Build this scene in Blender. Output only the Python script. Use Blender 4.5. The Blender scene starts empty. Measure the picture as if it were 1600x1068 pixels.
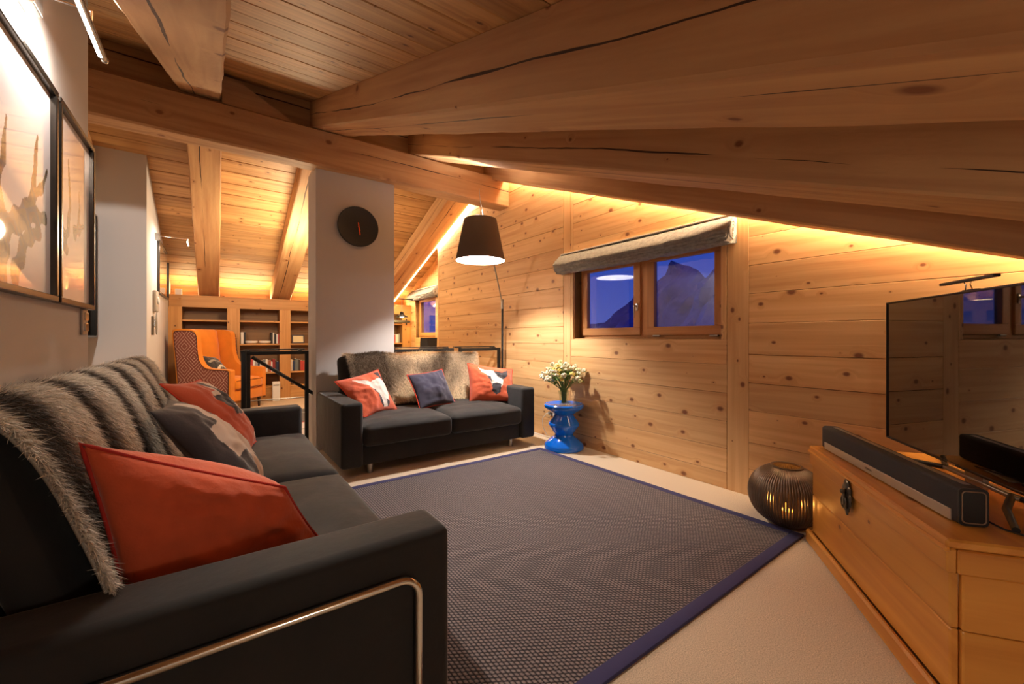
import bpy, bmesh, math, random
import numpy as np
from mathutils import Vector, Matrix, noise
random.seed(7); np.random.seed(7)
PI = math.pi
SC = bpy.context.scene
COL = SC.collection

# ------------------------------------------------------------------ camera, world, exposure
cam_d = bpy.data.cameras.new('camera'); cam = bpy.data.objects.new('camera', cam_d); COL.objects.link(cam)
cam_d.sensor_width = 36.0; cam_d.lens = 36.0 * 645.0 / 1600.0
cam_d.shift_y = -(534.0 - 527.0) / 1600.0
cam_d.clip_start = 0.05; cam_d.clip_end = 500
cam.location = (0, 0, 1.12)
cam.rotation_euler = (PI / 2, 0, -math.atan(462.0 / 645.0))
SC.camera = cam
SC.view_settings.view_transform = 'Standard'; SC.view_settings.look = 'None'
SC.view_settings.gamma = 1.0; SC.view_settings.use_curve_mapping = False
SC.view_settings.exposure = 0.45
try:
    SC.cycles.max_bounces = 8; SC.cycles.diffuse_bounces = 5; SC.cycles.glossy_bounces = 4
    SC.cycles.transparent_max_bounces = 12; SC.cycles.sample_clamp_indirect = 6.0
    SC.cycles.use_denoising = True; SC.cycles.caustics_reflective = False; SC.cycles.caustics_refractive = False
except Exception: pass


def lin(c):
    return tuple(((v / 255.0) / 12.92 if v <= 10.3 else (((v / 255.0) + 0.055) / 1.055) ** 2.4) for v in c) + (1.0,)


world = bpy.data.worlds.new('dusk_sky'); SC.world = world; world.use_nodes = True
wn = world.node_tree.nodes; wl = world.node_tree.links
bg = wn['Background']; tcw = wn.new('ShaderNodeTexCoord'); sepw = wn.new('ShaderNodeSeparateXYZ'); rw = wn.new('ShaderNodeValToRGB')
wl.new(tcw.outputs['Generated'], sepw.inputs[0]); wl.new(sepw.outputs['Z'], rw.inputs[0]); wl.new(rw.outputs[0], bg.inputs[0])
rw.color_ramp.elements[0].position = 0.0; rw.color_ramp.elements[0].color = lin((84, 104, 190))
rw.color_ramp.elements[1].position = 0.35; rw.color_ramp.elements[1].color = lin((16, 62, 180))
bg.inputs[1].default_value = 0.75


def light(name, kind, loc, power, color, **k):
    d = bpy.data.lights.new(name, kind); d.energy = power; d.color = color
    o = bpy.data.objects.new(name, d); COL.objects.link(o); o.location = loc
    if 'target' in k:
        o.rotation_euler = (Vector(k['target']) - Vector(loc)).to_track_quat('-Z', 'Y').to_euler()
    for a in ('size', 'size_y', 'shape', 'shadow_soft_size', 'spot_size', 'spot_blend', 'spread'):
        if a in k: setattr(d, a, k[a])
    return o


WARM = (1.0, 0.72, 0.42); SOFT = (1.0, 0.87, 0.72)
# lamps of the room: LED strips along the beams, picture lights, reading lamp; plus added fill lights
def strip(name, a, b, w, power, color, normal):
    a = Vector(a); b = Vector(b); d = b - a
    x = d.normalized(); z = -Vector(normal); z = (z - x * z.dot(x)).normalized(); y = z.cross(x)
    o = light(name, 'AREA', (0, 0, 0), power, color, shape='RECTANGLE', size=d.length, size_y=w)
    M = Matrix((x, y, z)).transposed().to_4x4(); M.translation = (a + b) / 2
    o.matrix_world = M
    return o

# ------------------------------------------------------------------ helpers
WORLD = {}
def prop(o, label=None, cat=None, group=None, kind=None):
    if label: o['label'] = label
    if cat: o['category'] = cat
    if group: o['group'] = group
    if kind: o['kind'] = kind
    return o


def thing(name, label, cat, loc=(0, 0, 0), rz=0.0, group=None):
    o = bpy.data.objects.new(name, None); COL.objects.link(o); o.empty_display_size = 0.05
    o.location = loc; o.rotation_euler = (0, 0, rz)
    return prop(o, label, cat, group)


def link(name, me, mat, parent=None, M=None):
    o = bpy.data.objects.new(name, me); COL.objects.link(o)
    if mat is not None and len(me.materials) == 0:
        for m in (mat if isinstance(mat, (list, tuple)) else [mat]): me.materials.append(m)
    if parent is not None: o.parent = parent
    if M is not None: o.matrix_basis = M
    return o


class G:
    """collects shapes in one bmesh"""
    def __init__(s): s.bm = bmesh.new()
    def box(s, c, d, bev=0.0, seg=2, R=None):
        r = bmesh.ops.create_cube(s.bm, size=1.0)
        vs = r['verts']
        for v in vs: v.co = Vector((v.co.x * d[0], v.co.y * d[1], v.co.z * d[2]))
        if bev > 0:
            es = list({e for v in vs for e in v.link_edges})
            rr = bmesh.ops.bevel(s.bm, geom=es, offset=bev, segments=seg, affect='EDGES', profile=0.5)
            vs = list({v for f in rr['faces'] for v in f.verts} | {v for v in vs if v.is_valid})
        M = Matrix.Translation(Vector(c)) @ (R.to_4x4() if R is not None else Matrix.Identity(4))
        for v in vs: v.co = M @ v.co
        return s
    def cyl(s, a, b, r, r2=None, n=16, caps=True):
        a = Vector(a); b = Vector(b); d = b - a
        q = d.to_track_quat('Z', 'Y').to_matrix().to_4x4(); q.translation = (a + b) / 2
        bmesh.ops.create_cone(s.bm, cap_ends=caps, segments=n, radius1=r, radius2=r if r2 is None else r2, depth=d.length, matrix=q)
        return s
    def ball(s, c, r, n=12, sc=(1, 1, 1)):
        M = Matrix.Translation(Vector(c)) @ Matrix.Diagonal((sc[0], sc[1], sc[2], 1))
        bmesh.ops.create_uvsphere(s.bm, u_segments=n, v_segments=max(4, n // 2 + 1), radius=r, matrix=M); return s
    def lathe(s, prof, c=(0, 0, 0), n=48, close=False):
        c = Vector(c); rings = []
        for r, z in prof:
            if r < 1e-5: rings.append([s.bm.verts.new(c + Vector((0, 0, z)))])
            else: rings.append([s.bm.verts.new(c + Vector((r * math.cos(2 * PI * i / n), r * math.sin(2 * PI * i / n), z))) for i in range(n)])
        for A, B in zip(rings, rings[1:] + ([rings[0]] if close else [])):
            for i in range(n):
                j = (i + 1) % n
                if len(A) == 1 and len(B) == 1: continue
                if len(A) == 1: f = [A[0], B[i], B[j]]
                elif len(B) == 1: f = [A[i], A[j], B[0]]
                else: f = [A[i], A[j], B[j], B[i]]
                try: s.bm.faces.new(f)
                except ValueError: pass
        return s
    def tube(s, pts, r, n=8, closed=False):
        pts = [Vector(p) for p in pts]; N = len(pts); rings = []; up = None
        for i, p in enumerate(pts):
            if closed: t = pts[(i + 1) % N] - pts[i - 1]
            else: t = pts[min(i + 1, N - 1)] - pts[max(i - 1, 0)]
            t.normalize()
            if up is None: up = t.orthogonal().normalized()
            u = (up - t * up.dot(t)); u = u.normalized() if u.length > 1e-6 else t.orthogonal().normalized(); up = u
            w = t.cross(u); rr = r[i] if isinstance(r, (list, tuple)) else r
            rings.append([s.bm.verts.new(p + (u * math.cos(2 * PI * k / n) + w * math.sin(2 * PI * k / n)) * rr) for k in range(n)])
        prs = list(zip(rings, rings[1:])) + ([(rings[-1], rings[0])] if closed else [])
        for A, B in prs:
            for k in range(n): s.bm.faces.new([A[k], A[(k + 1) % n], B[(k + 1) % n], B[k]])
        if not closed:
            s.bm.faces.new(rings[0][::-1]); s.bm.faces.new(rings[-1])
        return s
    def prism(s, poly, axis, lo, hi):
        """poly in the other two axes (cyclic order), extruded lo..hi along axis"""
        def P(a, b, t): return {'x': (t, a, b), 'y': (a, t, b), 'z': (a, b, t)}[axis]
        A = [s.bm.verts.new(P(a, b, lo)) for a, b in poly]; B = [s.bm.verts.new(P(a, b, hi)) for a, b in poly]
        s.bm.faces.new(A[::-1]); s.bm.faces.new(B)
        for i in range(len(poly)):
            j = (i + 1) % len(poly); s.bm.faces.new([A[i], A[j], B[j], B[i]])
        return s
    def bevel(s, w, seg=2, ang=0.6):
        es = [e for e in s.bm.edges if len(e.link_faces) == 2 and e.calc_face_angle(0) > ang]
        bmesh.ops.bevel(s.bm, geom=es, offset=w, segments=seg, affect='EDGES', profile=0.5); return s
    def mesh(s, name, smooth=False):
        bmesh.ops.recalc_face_normals(s.bm, faces=s.bm.faces)
        me = bpy.data.meshes.new(name); s.bm.to_mesh(me); s.bm.free()
        if smooth:
            me.polygons.foreach_set('use_smooth', [True] * len(me.polygons))
            if smooth != 'all':
                try: me.set_sharp_from_angle(angle=0.7)
                except Exception: pass
        return me
    def obj(s, name, mat, parent=None, smooth=False, M=None):
        return link(name, s.mesh(name, smooth), mat, parent, M)


# ------------------------------------------------------------------ materials
def newmat(name):
    m = bpy.data.materials.new(name); m.use_nodes = True
    return m, m.node_tree.nodes, m.node_tree.links, m.node_tree.nodes['Principled BSDF']


def plain(name, c, rough=0.6, metal=0.0, emit=None, estr=0.0, bump=None, spec=None, trans=0.0, coat=0.0, sheen=0.0, var=0.0, vscale=8.0, ior=None):
    m, n, l, b = newmat(name)
    b.inputs['Base Color'].default_value = lin(c); b.inputs['Roughness'].default_value = rough; b.inputs['Metallic'].default_value = metal
    if emit: b.inputs['Emission Color'].default_value = lin(emit); b.inputs['Emission Strength'].default_value = estr
    if spec is not None: b.inputs['Specular IOR Level'].default_value = spec
    if ior: b.inputs['IOR'].default_value = ior
    b.inputs['Transmission Weight'].default_value = trans; b.inputs['Coat Weight'].default_value = coat
    if sheen: b.inputs['Sheen Weight'].default_value = sheen; b.inputs['Sheen Roughness'].default_value = 0.4
    tc = n.new('ShaderNodeTexCoord')
    if var:
        nz = n.new('ShaderNodeTexNoise'); nz.inputs['Scale'].default_value = vscale; nz.inputs['Detail'].default_value = 4
        l.new(tc.outputs['Object'], nz.inputs['Vector'])
        mr = n.new('ShaderNodeMapRange'); mr.inputs['From Min'].default_value = 0.3; mr.inputs['From Max'].default_value = 0.7
        mr.inputs['To Min'].default_value = 1 - var; mr.inputs['To Max'].default_value = 1 + var
        l.new(nz.outputs['Fac'], mr.inputs['Value'])
        mx = n.new('ShaderNodeVectorMath'); mx.operation = 'SCALE'; mx.inputs[0].default_value = lin(c)[:3]
        l.new(mr.outputs[0], mx.inputs['Scale']); l.new(mx.outputs[0], b.inputs['Base Color'])
    if bump:
        sc, st, dist = bump
        nz = n.new('ShaderNodeTexNoise'); nz.inputs['Scale'].default_value = sc; nz.inputs['Detail'].default_value = 5
        l.new(tc.outputs['Object'], nz.inputs['Vector'])
        bp = n.new('ShaderNodeBump'); bp.inputs['Strength'].default_value = st; bp.inputs['Distance'].default_value = dist
        l.new(nz.outputs['Fac'], bp.inputs['Height']); l.new(bp.outputs[0], b.inputs['Normal'])
    return m


def wood(name, light_c, dark_c, knot_c=(92, 48, 24), kscale=3.0, grain=26.0, rough=0.55, tone=0.16, ksize=0.085, crack=0.0, rows=0.0):
    """grain runs along local X; every plank or beam object gets its own offset and tone"""
    m, n, l, b = newmat(name)
    def N(t, **k):
        x = n.new(t)
        for a, v in k.items(): setattr(x, a, v)
        return x
    tc = N('ShaderNodeTexCoord'); oi = N('ShaderNodeObjectInfo')
    off = N('ShaderNodeMath', operation='MULTIPLY'); off.inputs[1].default_value = 41.0; l.new(oi.outputs['Random'], off.inputs[0])
    cmb = N('ShaderNodeCombineXYZ'); l.new(off.outputs[0], cmb.inputs[0]); l.new(off.outputs[0], cmb.inputs[1])
    sep = N('ShaderNodeSeparateXYZ'); l.new(tc.outputs['Object'], sep.inputs[0])
    yz = N('ShaderNodeMath', operation='ADD'); l.new(sep.outputs['Y'], yz.inputs[0]); l.new(sep.outputs['Z'], yz.inputs[1])
    c2 = N('ShaderNodeCombineXYZ'); l.new(sep.outputs['X'], c2.inputs[0]); l.new(yz.outputs[0], c2.inputs[1])
    add = N('ShaderNodeVectorMath', operation='ADD'); l.new(c2.outputs[0], add.inputs[0]); l.new(cmb.outputs[0], add.inputs[1])
    # knots
    sk = N('ShaderNodeVectorMath', operation='MULTIPLY'); sk.inputs[1].default_value = (kscale * 0.85, kscale * 1.15, 1); l.new(add.outputs[0], sk.inputs[0])
    vo = N('ShaderNodeTexVoronoi', voronoi_dimensions='2D'); vo.inputs['Scale'].default_value = 1.0; l.new(sk.outputs[0], vo.inputs['Vector'])
    sc_ = N('ShaderNodeSeparateColor'); l.new(vo.outputs['Color'], sc_.inputs[0])
    sz = N('ShaderNodeMapRange'); sz.inputs['From Min'].default_value = 0.15; sz.inputs['From Max'].default_value = 1.0; sz.inputs['To Min'].default_value = 0.012; sz.inputs['To Max'].default_value = ksize
    l.new(sc_.outputs[0], sz.inputs['Value'])
    kd = N('ShaderNodeMath', operation='DIVIDE'); l.new(vo.outputs['Distance'], kd.inputs[0]); l.new(sz.outputs[0], kd.inputs[1])
    kf = N('ShaderNodeMapRange'); kf.inputs['From Min'].default_value = 0.55; kf.inputs['From Max'].default_value = 1.15; kf.inputs['To Min'].default_value = 1.0; kf.inputs['To Max'].default_value = 0.0
    l.new(kd.outputs[0], kf.inputs['Value'])
    halo = N('ShaderNodeMapRange'); halo.inputs['From Min'].default_value = 0.8; halo.inputs['From Max'].default_value = 3.2; halo.inputs['To Min'].default_value = 1.0; halo.inputs['To Max'].default_value = 0.0
    l.new(kd.outputs[0], halo.inputs['Value'])
    # grain
    g1 = N('ShaderNodeVectorMath', operation='MULTIPLY'); g1.inputs[1].default_value = (0.9, grain, 1); l.new(add.outputs[0], g1.inputs[0])
    hb = N('ShaderNodeCombineXYZ'); hm = N('ShaderNodeMath', operation='MULTIPLY'); hm.inputs[1].default_value = 1.3; l.new(halo.outputs[0], hm.inputs[0]); l.new(hm.outputs[0], hb.inputs[1])
    g2 = N('ShaderNodeVectorMath', operation='ADD'); l.new(g1.outputs[0], g2.inputs[0]); l.new(hb.outputs[0], g2.inputs[1])
    nz = N('ShaderNodeTexNoise'); nz.inputs['Scale'].default_value = 1.0; nz.inputs['Detail'].default_value = 5; nz.inputs['Distortion'].default_value = 0.6; l.new(g2.outputs[0], nz.inputs['Vector'])
    big = N('ShaderNodeTexNoise'); big.inputs['Scale'].default_value = 1.0; big.inputs['Detail'].default_value = 2
    g3 = N('ShaderNodeVectorMath', operation='MULTIPLY'); g3.inputs[1].default_value = (0.8, 5.0, 1); l.new(add.outputs[0], g3.inputs[0]); l.new(g3.outputs[0], big.inputs['Vector'])
    mixf = N('ShaderNodeMath', operation='MULTIPLY_ADD'); mixf.inputs[1].default_value = 0.6; l.new(nz.outputs['Fac'], mixf.inputs[0])
    bm_ = N('ShaderNodeMath', operation='MULTIPLY'); bm_.inputs[1].default_value = 0.4; l.new(big.outputs['Fac'], bm_.inputs[0]); l.new(bm_.outputs[0], mixf.inputs[2])
    rp = N('ShaderNodeValToRGB'); rp.color_ramp.elements[0].position = 0.34; rp.color_ramp.elements[0].color = lin(dark_c)
    rp.color_ramp.elements[1].position = 0.60; rp.color_ramp.elements[1].color = lin(light_c); l.new(mixf.outputs[0], rp.inputs[0])
    # tone per object
    wn_ = N('ShaderNodeTexWhiteNoise', noise_dimensions='1D'); l.new(off.outputs[0], wn_.inputs['W'])
    tr = N('ShaderNodeMapRange'); tr.inputs['To Min'].default_value = 1 - tone; tr.inputs['To Max'].default_value = 1 + tone * 0.6; l.new(wn_.outputs['Value'], tr.inputs['Value'])
    ts = N('ShaderNodeVectorMath', operation='SCALE'); l.new(rp.outputs[0], ts.inputs[0]); l.new(tr.outputs[0], ts.inputs['Scale'])
    m1 = N('ShaderNodeMix', data_type='RGBA'); m1.inputs['B'].default_value = lin(dark_c); l.new(ts.outputs[0], m1.inputs['A'])
    hh = N('ShaderNodeMath', operation='MULTIPLY'); hh.inputs[1].default_value = 0.45; l.new(halo.outputs[0], hh.inputs[0]); l.new(hh.outputs[0], m1.inputs['Factor'])
    m2 = N('ShaderNodeMix', data_type='RGBA'); m2.inputs['B'].default_value = lin(knot_c); l.new(m1.outputs['Result'], m2.inputs['A'])
    kk = N('ShaderNodeMath', operation='MULTIPLY'); kk.inputs[1].default_value = 0.9; l.new(kf.outputs[0], kk.inputs[0]); l.new(kk.outputs[0], m2.inputs['Factor'])
    last = m2.outputs['Result']
    bh = nz.outputs['Fac']
    if crack > 0:   # long drying cracks running with the grain
        cv = N('ShaderNodeVectorMath', operation='MULTIPLY'); cv.inputs[1].default_value = (0.30, 0.25, 1); l.new(add.outputs[0], cv.inputs[0])
        cn = N('ShaderNodeTexNoise'); cn.inputs['Scale'].default_value = 1.0; cn.inputs['Detail'].default_value = 6; cn.inputs['Roughness'].default_value = 0.55; l.new(cv.outputs[0], cn.inputs['Vector'])
        cs = N('ShaderNodeMath', operation='MULTIPLY_ADD'); cs.inputs[1].default_value = 0.16; l.new(cn.outputs['Fac'], cs.inputs[0]); l.new(yz.outputs[0], cs.inputs[2])
        fr = N('ShaderNodeMath', operation='PINGPONG'); fr.inputs[1].default_value = 0.115; l.new(cs.outputs[0], fr.inputs[0])
        n2 = N('ShaderNodeTexNoise'); n2.inputs['Scale'].default_value = 1.1; n2.inputs['Detail'].default_value = 2; l.new(add.outputs[0], n2.inputs['Vector'])
        wd = N('ShaderNodeMapRange'); wd.inputs['From Min'].default_value = 0.42; wd.inputs['From Max'].default_value = 0.60; wd.inputs['To Min'].default_value = 0.0; wd.inputs['To Max'].default_value = crack
        l.new(n2.outputs['Fac'], wd.inputs['Value'])
        lt = N('ShaderNodeMath', operation='LESS_THAN'); l.new(fr.outputs[0], lt.inputs[0]); l.new(wd.outputs[0], lt.inputs[1])
        m3 = N('ShaderNodeMix', data_type='RGBA'); m3.inputs['B'].default_value = lin((58, 32, 18)); l.new(last, m3.inputs['A']); l.new(lt.outputs[0], m3.inputs['Factor']); last = m3.outputs['Result']
    l.new(last, b.inputs['Base Color']); b.inputs['Roughness'].default_value = rough
    bp = N('ShaderNodeBump'); bp.inputs['Strength'].default_value = 0.25; bp.inputs['Distance'].default_value = 0.003; l.new(bh, bp.inputs['Height']); l.new(bp.outputs[0], b.inputs['Normal'])
    if crack > 0:   # adze marks and opened cracks in the relief
        av = N('ShaderNodeVectorMath', operation='MULTIPLY'); av.inputs[1].default_value = (9, 22, 1); l.new(add.outputs[0], av.inputs[0])
        an = N('ShaderNodeTexNoise'); an.inputs['Scale'].default_value = 1.0; an.inputs['Detail'].default_value = 3; l.new(av.outputs[0], an.inputs['Vector'])
        ad = N('ShaderNodeMath', operation='SUBTRACT'); l.new(an.outputs['Fac'], ad.inputs[0]); l.new(lt.outputs[0], ad.inputs[1])
        b2 = N('ShaderNodeBump'); b2.inputs['Strength'].default_value = 0.35; b2.inputs['Distance'].default_value = 0.010; l.new(ad.outputs[0], b2.inputs['Height']); l.new(bp.outputs[0], b2.inputs['Normal']); l.new(b2.outputs[0], b.inputs['Normal'])
    return m


M_WALL = wood('wall_pine', (228, 184, 130), (202, 150, 96), knot_c=(112, 58, 32), kscale=4.3, ksize=0.11)
M_ROOF = wood('ceiling_pine', (206, 160, 104), (160, 112, 66), kscale=4.0, ksize=0.06, tone=0.25)
M_BEAM = wood('hewn_timber', (198, 154, 106), (168, 120, 78), knot_c=(112, 62, 34), kscale=2.0, grain=18, ksize=0.06, tone=0.08, crack=0.006, rough=0.7)
M_CAB = wood('cabinet_pine', (206, 154, 92), (182, 126, 66), kscale=2.6, ksize=0.06)
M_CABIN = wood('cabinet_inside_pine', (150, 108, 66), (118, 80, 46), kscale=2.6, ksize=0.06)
M_FRAME = wood('window_pine', (212, 152, 92), (190, 128, 72), kscale=1.2, ksize=0.03)
M_CHEST = wood('honey_pine', (212, 148, 66), (184, 116, 44), knot_c=(116, 64, 26), kscale=2.4, grain=14, ksize=0.07, rough=0.38, tone=0.1)
M_PLASTER = plain('grey_plaster', (198, 195, 194), 0.9, bump=(60, 0.08, 0.002))
M_CARPET = plain('beige_carpet', (206, 188, 164), 1.0, bump=(300, .5, 0.004), var=0.30, vscale=230)
M_VELVET = plain('charcoal_velvet', (27, 26, 26), 0.85, sheen=0.22, var=0.22, vscale=5, bump=(7, 0.25, 0.02))
M_CHROME = plain('chrome', (215, 212, 206), 0.12, metal=1.0)
M_STEEL = plain('brushed_steel', (170, 168, 164), 0.35, metal=1.0)
M_BLACK = plain('black_metal', (26, 25, 24), 0.45, metal=0.3)
M_BLACKP = plain('black_plastic', (18, 18, 20), 0.4)
M_WHITE = plain('white_plastic', (228, 226, 220), 0.5)
M_LED = plain('led_strip_diffuser', (255, 230, 190), 0.5, emit=(255, 214, 150), estr=16.0)
M_TUBE = plain('glowing_lamp_tube', (255, 245, 235), 0.5, emit=(255, 235, 220), estr=22.0)
M_ORANGE = plain('orange_wool', (204, 90, 54), 0.95, sheen=0.5, bump=(90, 0.35, 0.004), var=0.08, vscale=14)
M_RED = plain('red_piping', (176, 44, 34), 0.9)


def glass(name, c=(255, 255, 255), refl=0.1):
    m, n, l, b = newmat(name); n.remove(b); out = n['Material Output']
    t = n.new('ShaderNodeBsdfTransparent'); t.inputs[0].default_value = lin(c)
    g = n.new('ShaderNodeBsdfGlossy'); g.inputs['Roughness'].default_value = 0.01
    lw = n.new('ShaderNodeLayerWeight'); lw.inputs[0].default_value = .5; f = n.new('ShaderNodeMath'); f.operation = 'POWER'; f.inputs[1].default_value = 4.0; l.new(lw.outputs['Facing'], f.inputs[0])
    mr = n.new('ShaderNodeMath'); mr.operation = 'MULTIPLY_ADD'; mr.inputs[1].default_value = 0.7; mr.inputs[2].default_value = refl
    mx = n.new('ShaderNodeMixShader'); l.new(f.outputs[0], mr.inputs[0]); l.new(mr.outputs[0], mx.inputs[0])
    l.new(t.outputs[0], mx.inputs[1]); l.new(g.outputs[0], mx.inputs[2]); l.new(mx.outputs[0], out.inputs[0])
    return m


M_PANE = glass('window_glass', (235, 240, 250), 0.10)
M_VASE = glass('clear_glass', (248, 252, 248), 0.03)


def printed(name, rough=0.9, sheen=0.0, coat=0.0, bump=None, emis=0):
    m, n, l, b = newmat(name)
    a = n.new('ShaderNodeAttribute'); a.attribute_name = 'Col'; l.new(a.outputs['Color'], b.inputs['Base Color'])
    b.inputs['Roughness'].default_value = rough; b.inputs['Coat Weight'].default_value = coat; b.inputs['Coat Roughness'].default_value = 0.02
    if sheen: b.inputs['Sheen Weight'].default_value = sheen
    if bump:
        tc = n.new('ShaderNodeTexCoord'); nz = n.new('ShaderNodeTexNoise'); nz.inputs['Scale'].default_value = bump; l.new(tc.outputs['Object'], nz.inputs['Vector'])
        bp = n.new('ShaderNodeBump'); bp.inputs['Strength'].default_value = 0.3; bp.inputs['Distance'].default_value = 0.004; l.new(nz.outputs['Fac'], bp.inputs['Height']); l.new(bp.outputs[0], b.inputs['Normal'])
    return m


M_PRINTC = printed('printed_wool', 0.95, 0.4, bump=90)
M_FUR = printed('fur_hair', 0.75, 0.15)
M_ART = printed('art_print_under_glass', 0.5, coat=1.0)


def rug_material():
    m, n, l, b = newmat('woven_rug')
    def N(t, **k):
        x = n.new(t)
        for a, v in k.items(): setattr(x, a, v)
        return x
    tc = N('ShaderNodeTexCoord'); sp = N('ShaderNodeSeparateXYZ'); l.new(tc.outputs['Object'], sp.inputs[0])
    P = 0.015
    def mul(src, k, ad=0.0):
        x = N('ShaderNodeMath', operation='MULTIPLY_ADD'); l.new(src, x.inputs[0]); x.inputs[1].default_value = k; x.inputs[2].default_value = ad; return x.outputs[0]
    def op(o, a, b_=None):
        x = N('ShaderNodeMath', operation=o); l.new(a, x.inputs[0])
        if b_ is not None:
            if isinstance(b_, float): x.inputs[1].default_value = b_
            else: l.new(b_, x.inputs[1])
        return x.outputs[0]
    ux = mul(sp.outputs['X'], 1 / P); row = op('FLOOR', ux)
    # each row is a plait of slanted stitches, every second row shifted by half a stitch
    par = op('MULTIPLY', op('MODULO', row, 2.0), 0.5)
    fx = op('FRACT', ux)
    vy = op('ADD', op('ADD', mul(sp.outputs['Y'], 1 / (P * 1.25)), par), op('MULTIPLY', fx, 0.35))
    fy = op('FRACT', vy)
    hx = op('SINE', op('MULTIPLY', fx, PI)); hy_ = op('SINE', op('MULTIPLY', fy, PI))
    h = op('POWER', op('MULTIPLY', hx, hy_), 0.6)
    nz = N('ShaderNodeTexNoise'); nz.inputs['Scale'].default_value = 90; nz.inputs['Detail'].default_value = 2; l.new(tc.outputs['Object'], nz.inputs['Vector'])
    hh = op('MULTIPLY', h, mul(nz.outputs['Fac'], 0.9, 0.55))
    rp = N('ShaderNodeValToRGB'); e = rp.color_ramp.elements; e[0].position = 0.28; e[0].color = lin((26, 22, 28)); e[1].position = 0.95; e[1].color = lin((138, 126, 124))
    x = e.new(0.5); x.color = lin((82, 75, 82)); l.new(hh, rp.inputs[0]); l.new(rp.outputs[0], b.inputs['Base Color'])
    b.inputs['Roughness'].default_value = 0.8
    bp = N('ShaderNodeBump'); bp.inputs['Strength'].default_value = 0.9; bp.inputs['Distance'].default_value = 0.004; l.new(h, bp.inputs['Height']); l.new(bp.outputs[0], b.inputs['Normal'])
    return m


# ------------------------------------------------------------------ roof geometry
ZN = lambda y: 1.71 + 0.39 * y            # underside of the near roof boards
ZF = lambda y: 5.37 - 0.377 * y           # underside of the far roof boards
YR = (5.37 - 1.71) / (0.39 + 0.377); ZR = ZN(YR)
XW = 3.065; XF = 3.42                     # window wall, and its set-back far part
YN, YE = -1.35, 8.95                      # near and far ends of the room


def orient(p0, p1, up=(0, 0, 1)):
    p0 = Vector(p0); p1 = Vector(p1); x = (p1 - p0).normalized(); z = Vector(up); z = (z - x * z.dot(x)).normalized(); y = z.cross(x)
    M = Matrix((x, y, z)).transposed().to_4x4(); M.translation = (p0 + p1) / 2
    return M, (p1 - p0).length


def plank(name, p0, p1, w, t, mat, parent=None, up=(0, 0, 1), bev=0.0015, cache={}):
    """box whose local X is the grain; w = local Y, t = local Z; p0,p1 on its centre line"""
    M, L = orient(p0, p1, up); key = (round(L, 3), round(w, 3), round(t, 3), mat.name, bev)
    if key not in cache:
        g = G(); g.box((0, 0, 0), (L, w, t), bev, 1); me = g.mesh(name); me.materials.append(mat); cache[key] = me
    return link(name, cache[key], mat, parent, M)


def hewn(name, p0, p1, w, t, mat, parent=None, up=(0, 0, 1), rough=0.0022, bev=0.010):
    """timber with softened arrises and an axe-hewn surface"""
    M, L = orient(p0, p1, up); g = G(); nseg = max(6, int(L / 0.06))
    prof = []
    hw, ht = w / 2, t / 2
    for sx, sy in ((1, 1), (-1, 1), (-1, -1), (1, -1)):
        a = (sx * (hw - bev), sy * ht); b = (sx * hw, sy * (ht - bev))
        prof += [b, a] if sx * sy > 0 else [a, b]
    full = []
    for i in range(len(prof)):
        a = prof[i]; b = prof[(i + 1) % len(prof)]; full.append(a)
        d = math.hypot(b[0] - a[0], b[1] - a[1])
        if d > 0.05:
            k = max(2, int(d / 0.06))
            for j in range(1, k): full.append((a[0] + (b[0] - a[0]) * j / k, a[1] + (b[1] - a[1]) * j / k))
    so = random.random() * 50; rings = []
    for i in range(nseg + 1):
        x = -L / 2 + L * i / nseg; ring = []
        for (py, pz) in full:
            d = Vector((0, py / hw, pz / ht)); q = Vector((x * 2.2 + so, py * 7, pz * 7))
            n1 = noise.noise(q) + 0.5 * noise.noise(q * 3.1)
            edge = 1.0 + 0.7 * (abs(py) > hw - bev * 1.2 and abs(pz) > ht - bev * 1.2)
            k = 1 + n1 * rough * edge / max(hw, ht) * 1.2
            ring.append(g.bm.verts.new((x, py * k, pz * k)))
        rings.append(ring)
    for A, B in zip(rings, rings[1:]):
        for k in range(len(full)):
            j = (k + 1) % len(full); g.bm.faces.new([A[k], A[j], B[j], B[k]])
    g.bm.faces.new(rings[0][::-1]); g.bm.faces.new(rings[-1])
    me = g.mesh(name, True); me.materials.append(mat)
    try: me.set_sharp_from_angle(angle=0.35)
    except Exception: pass
    return link(name, me, mat, parent, M)


# ------------------------------------------------------------------ shell
def struct(o): o['kind'] = 'structure'; return o

struct(G().box(((XF - 2.2) / 2 - 0.0, (YN + YE) / 2, -0.05), (XF + 2.2 + 0.6, YE - YN + 0.4, 0.10)).obj('floor', M_CARPET))

# plaster walls: prisms whose heads follow the roof
def ywall(name, x0, x1, y0, y1, mat):
    top = [(y0, (ZN(y0) if y0 < YR else ZF(y0)) + 0.03), (y1, (ZN(y1) if y1 < YR else ZF(y1)) + 0.03)]
    poly = [(y0, 0), (y1, 0), top[1]] + ([(YR, ZR + 0.03)] if y0 < YR < y1 else []) + [top[0]]
    return struct(G().prism(poly, 'x', x0, x1).obj(name, mat))

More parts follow.
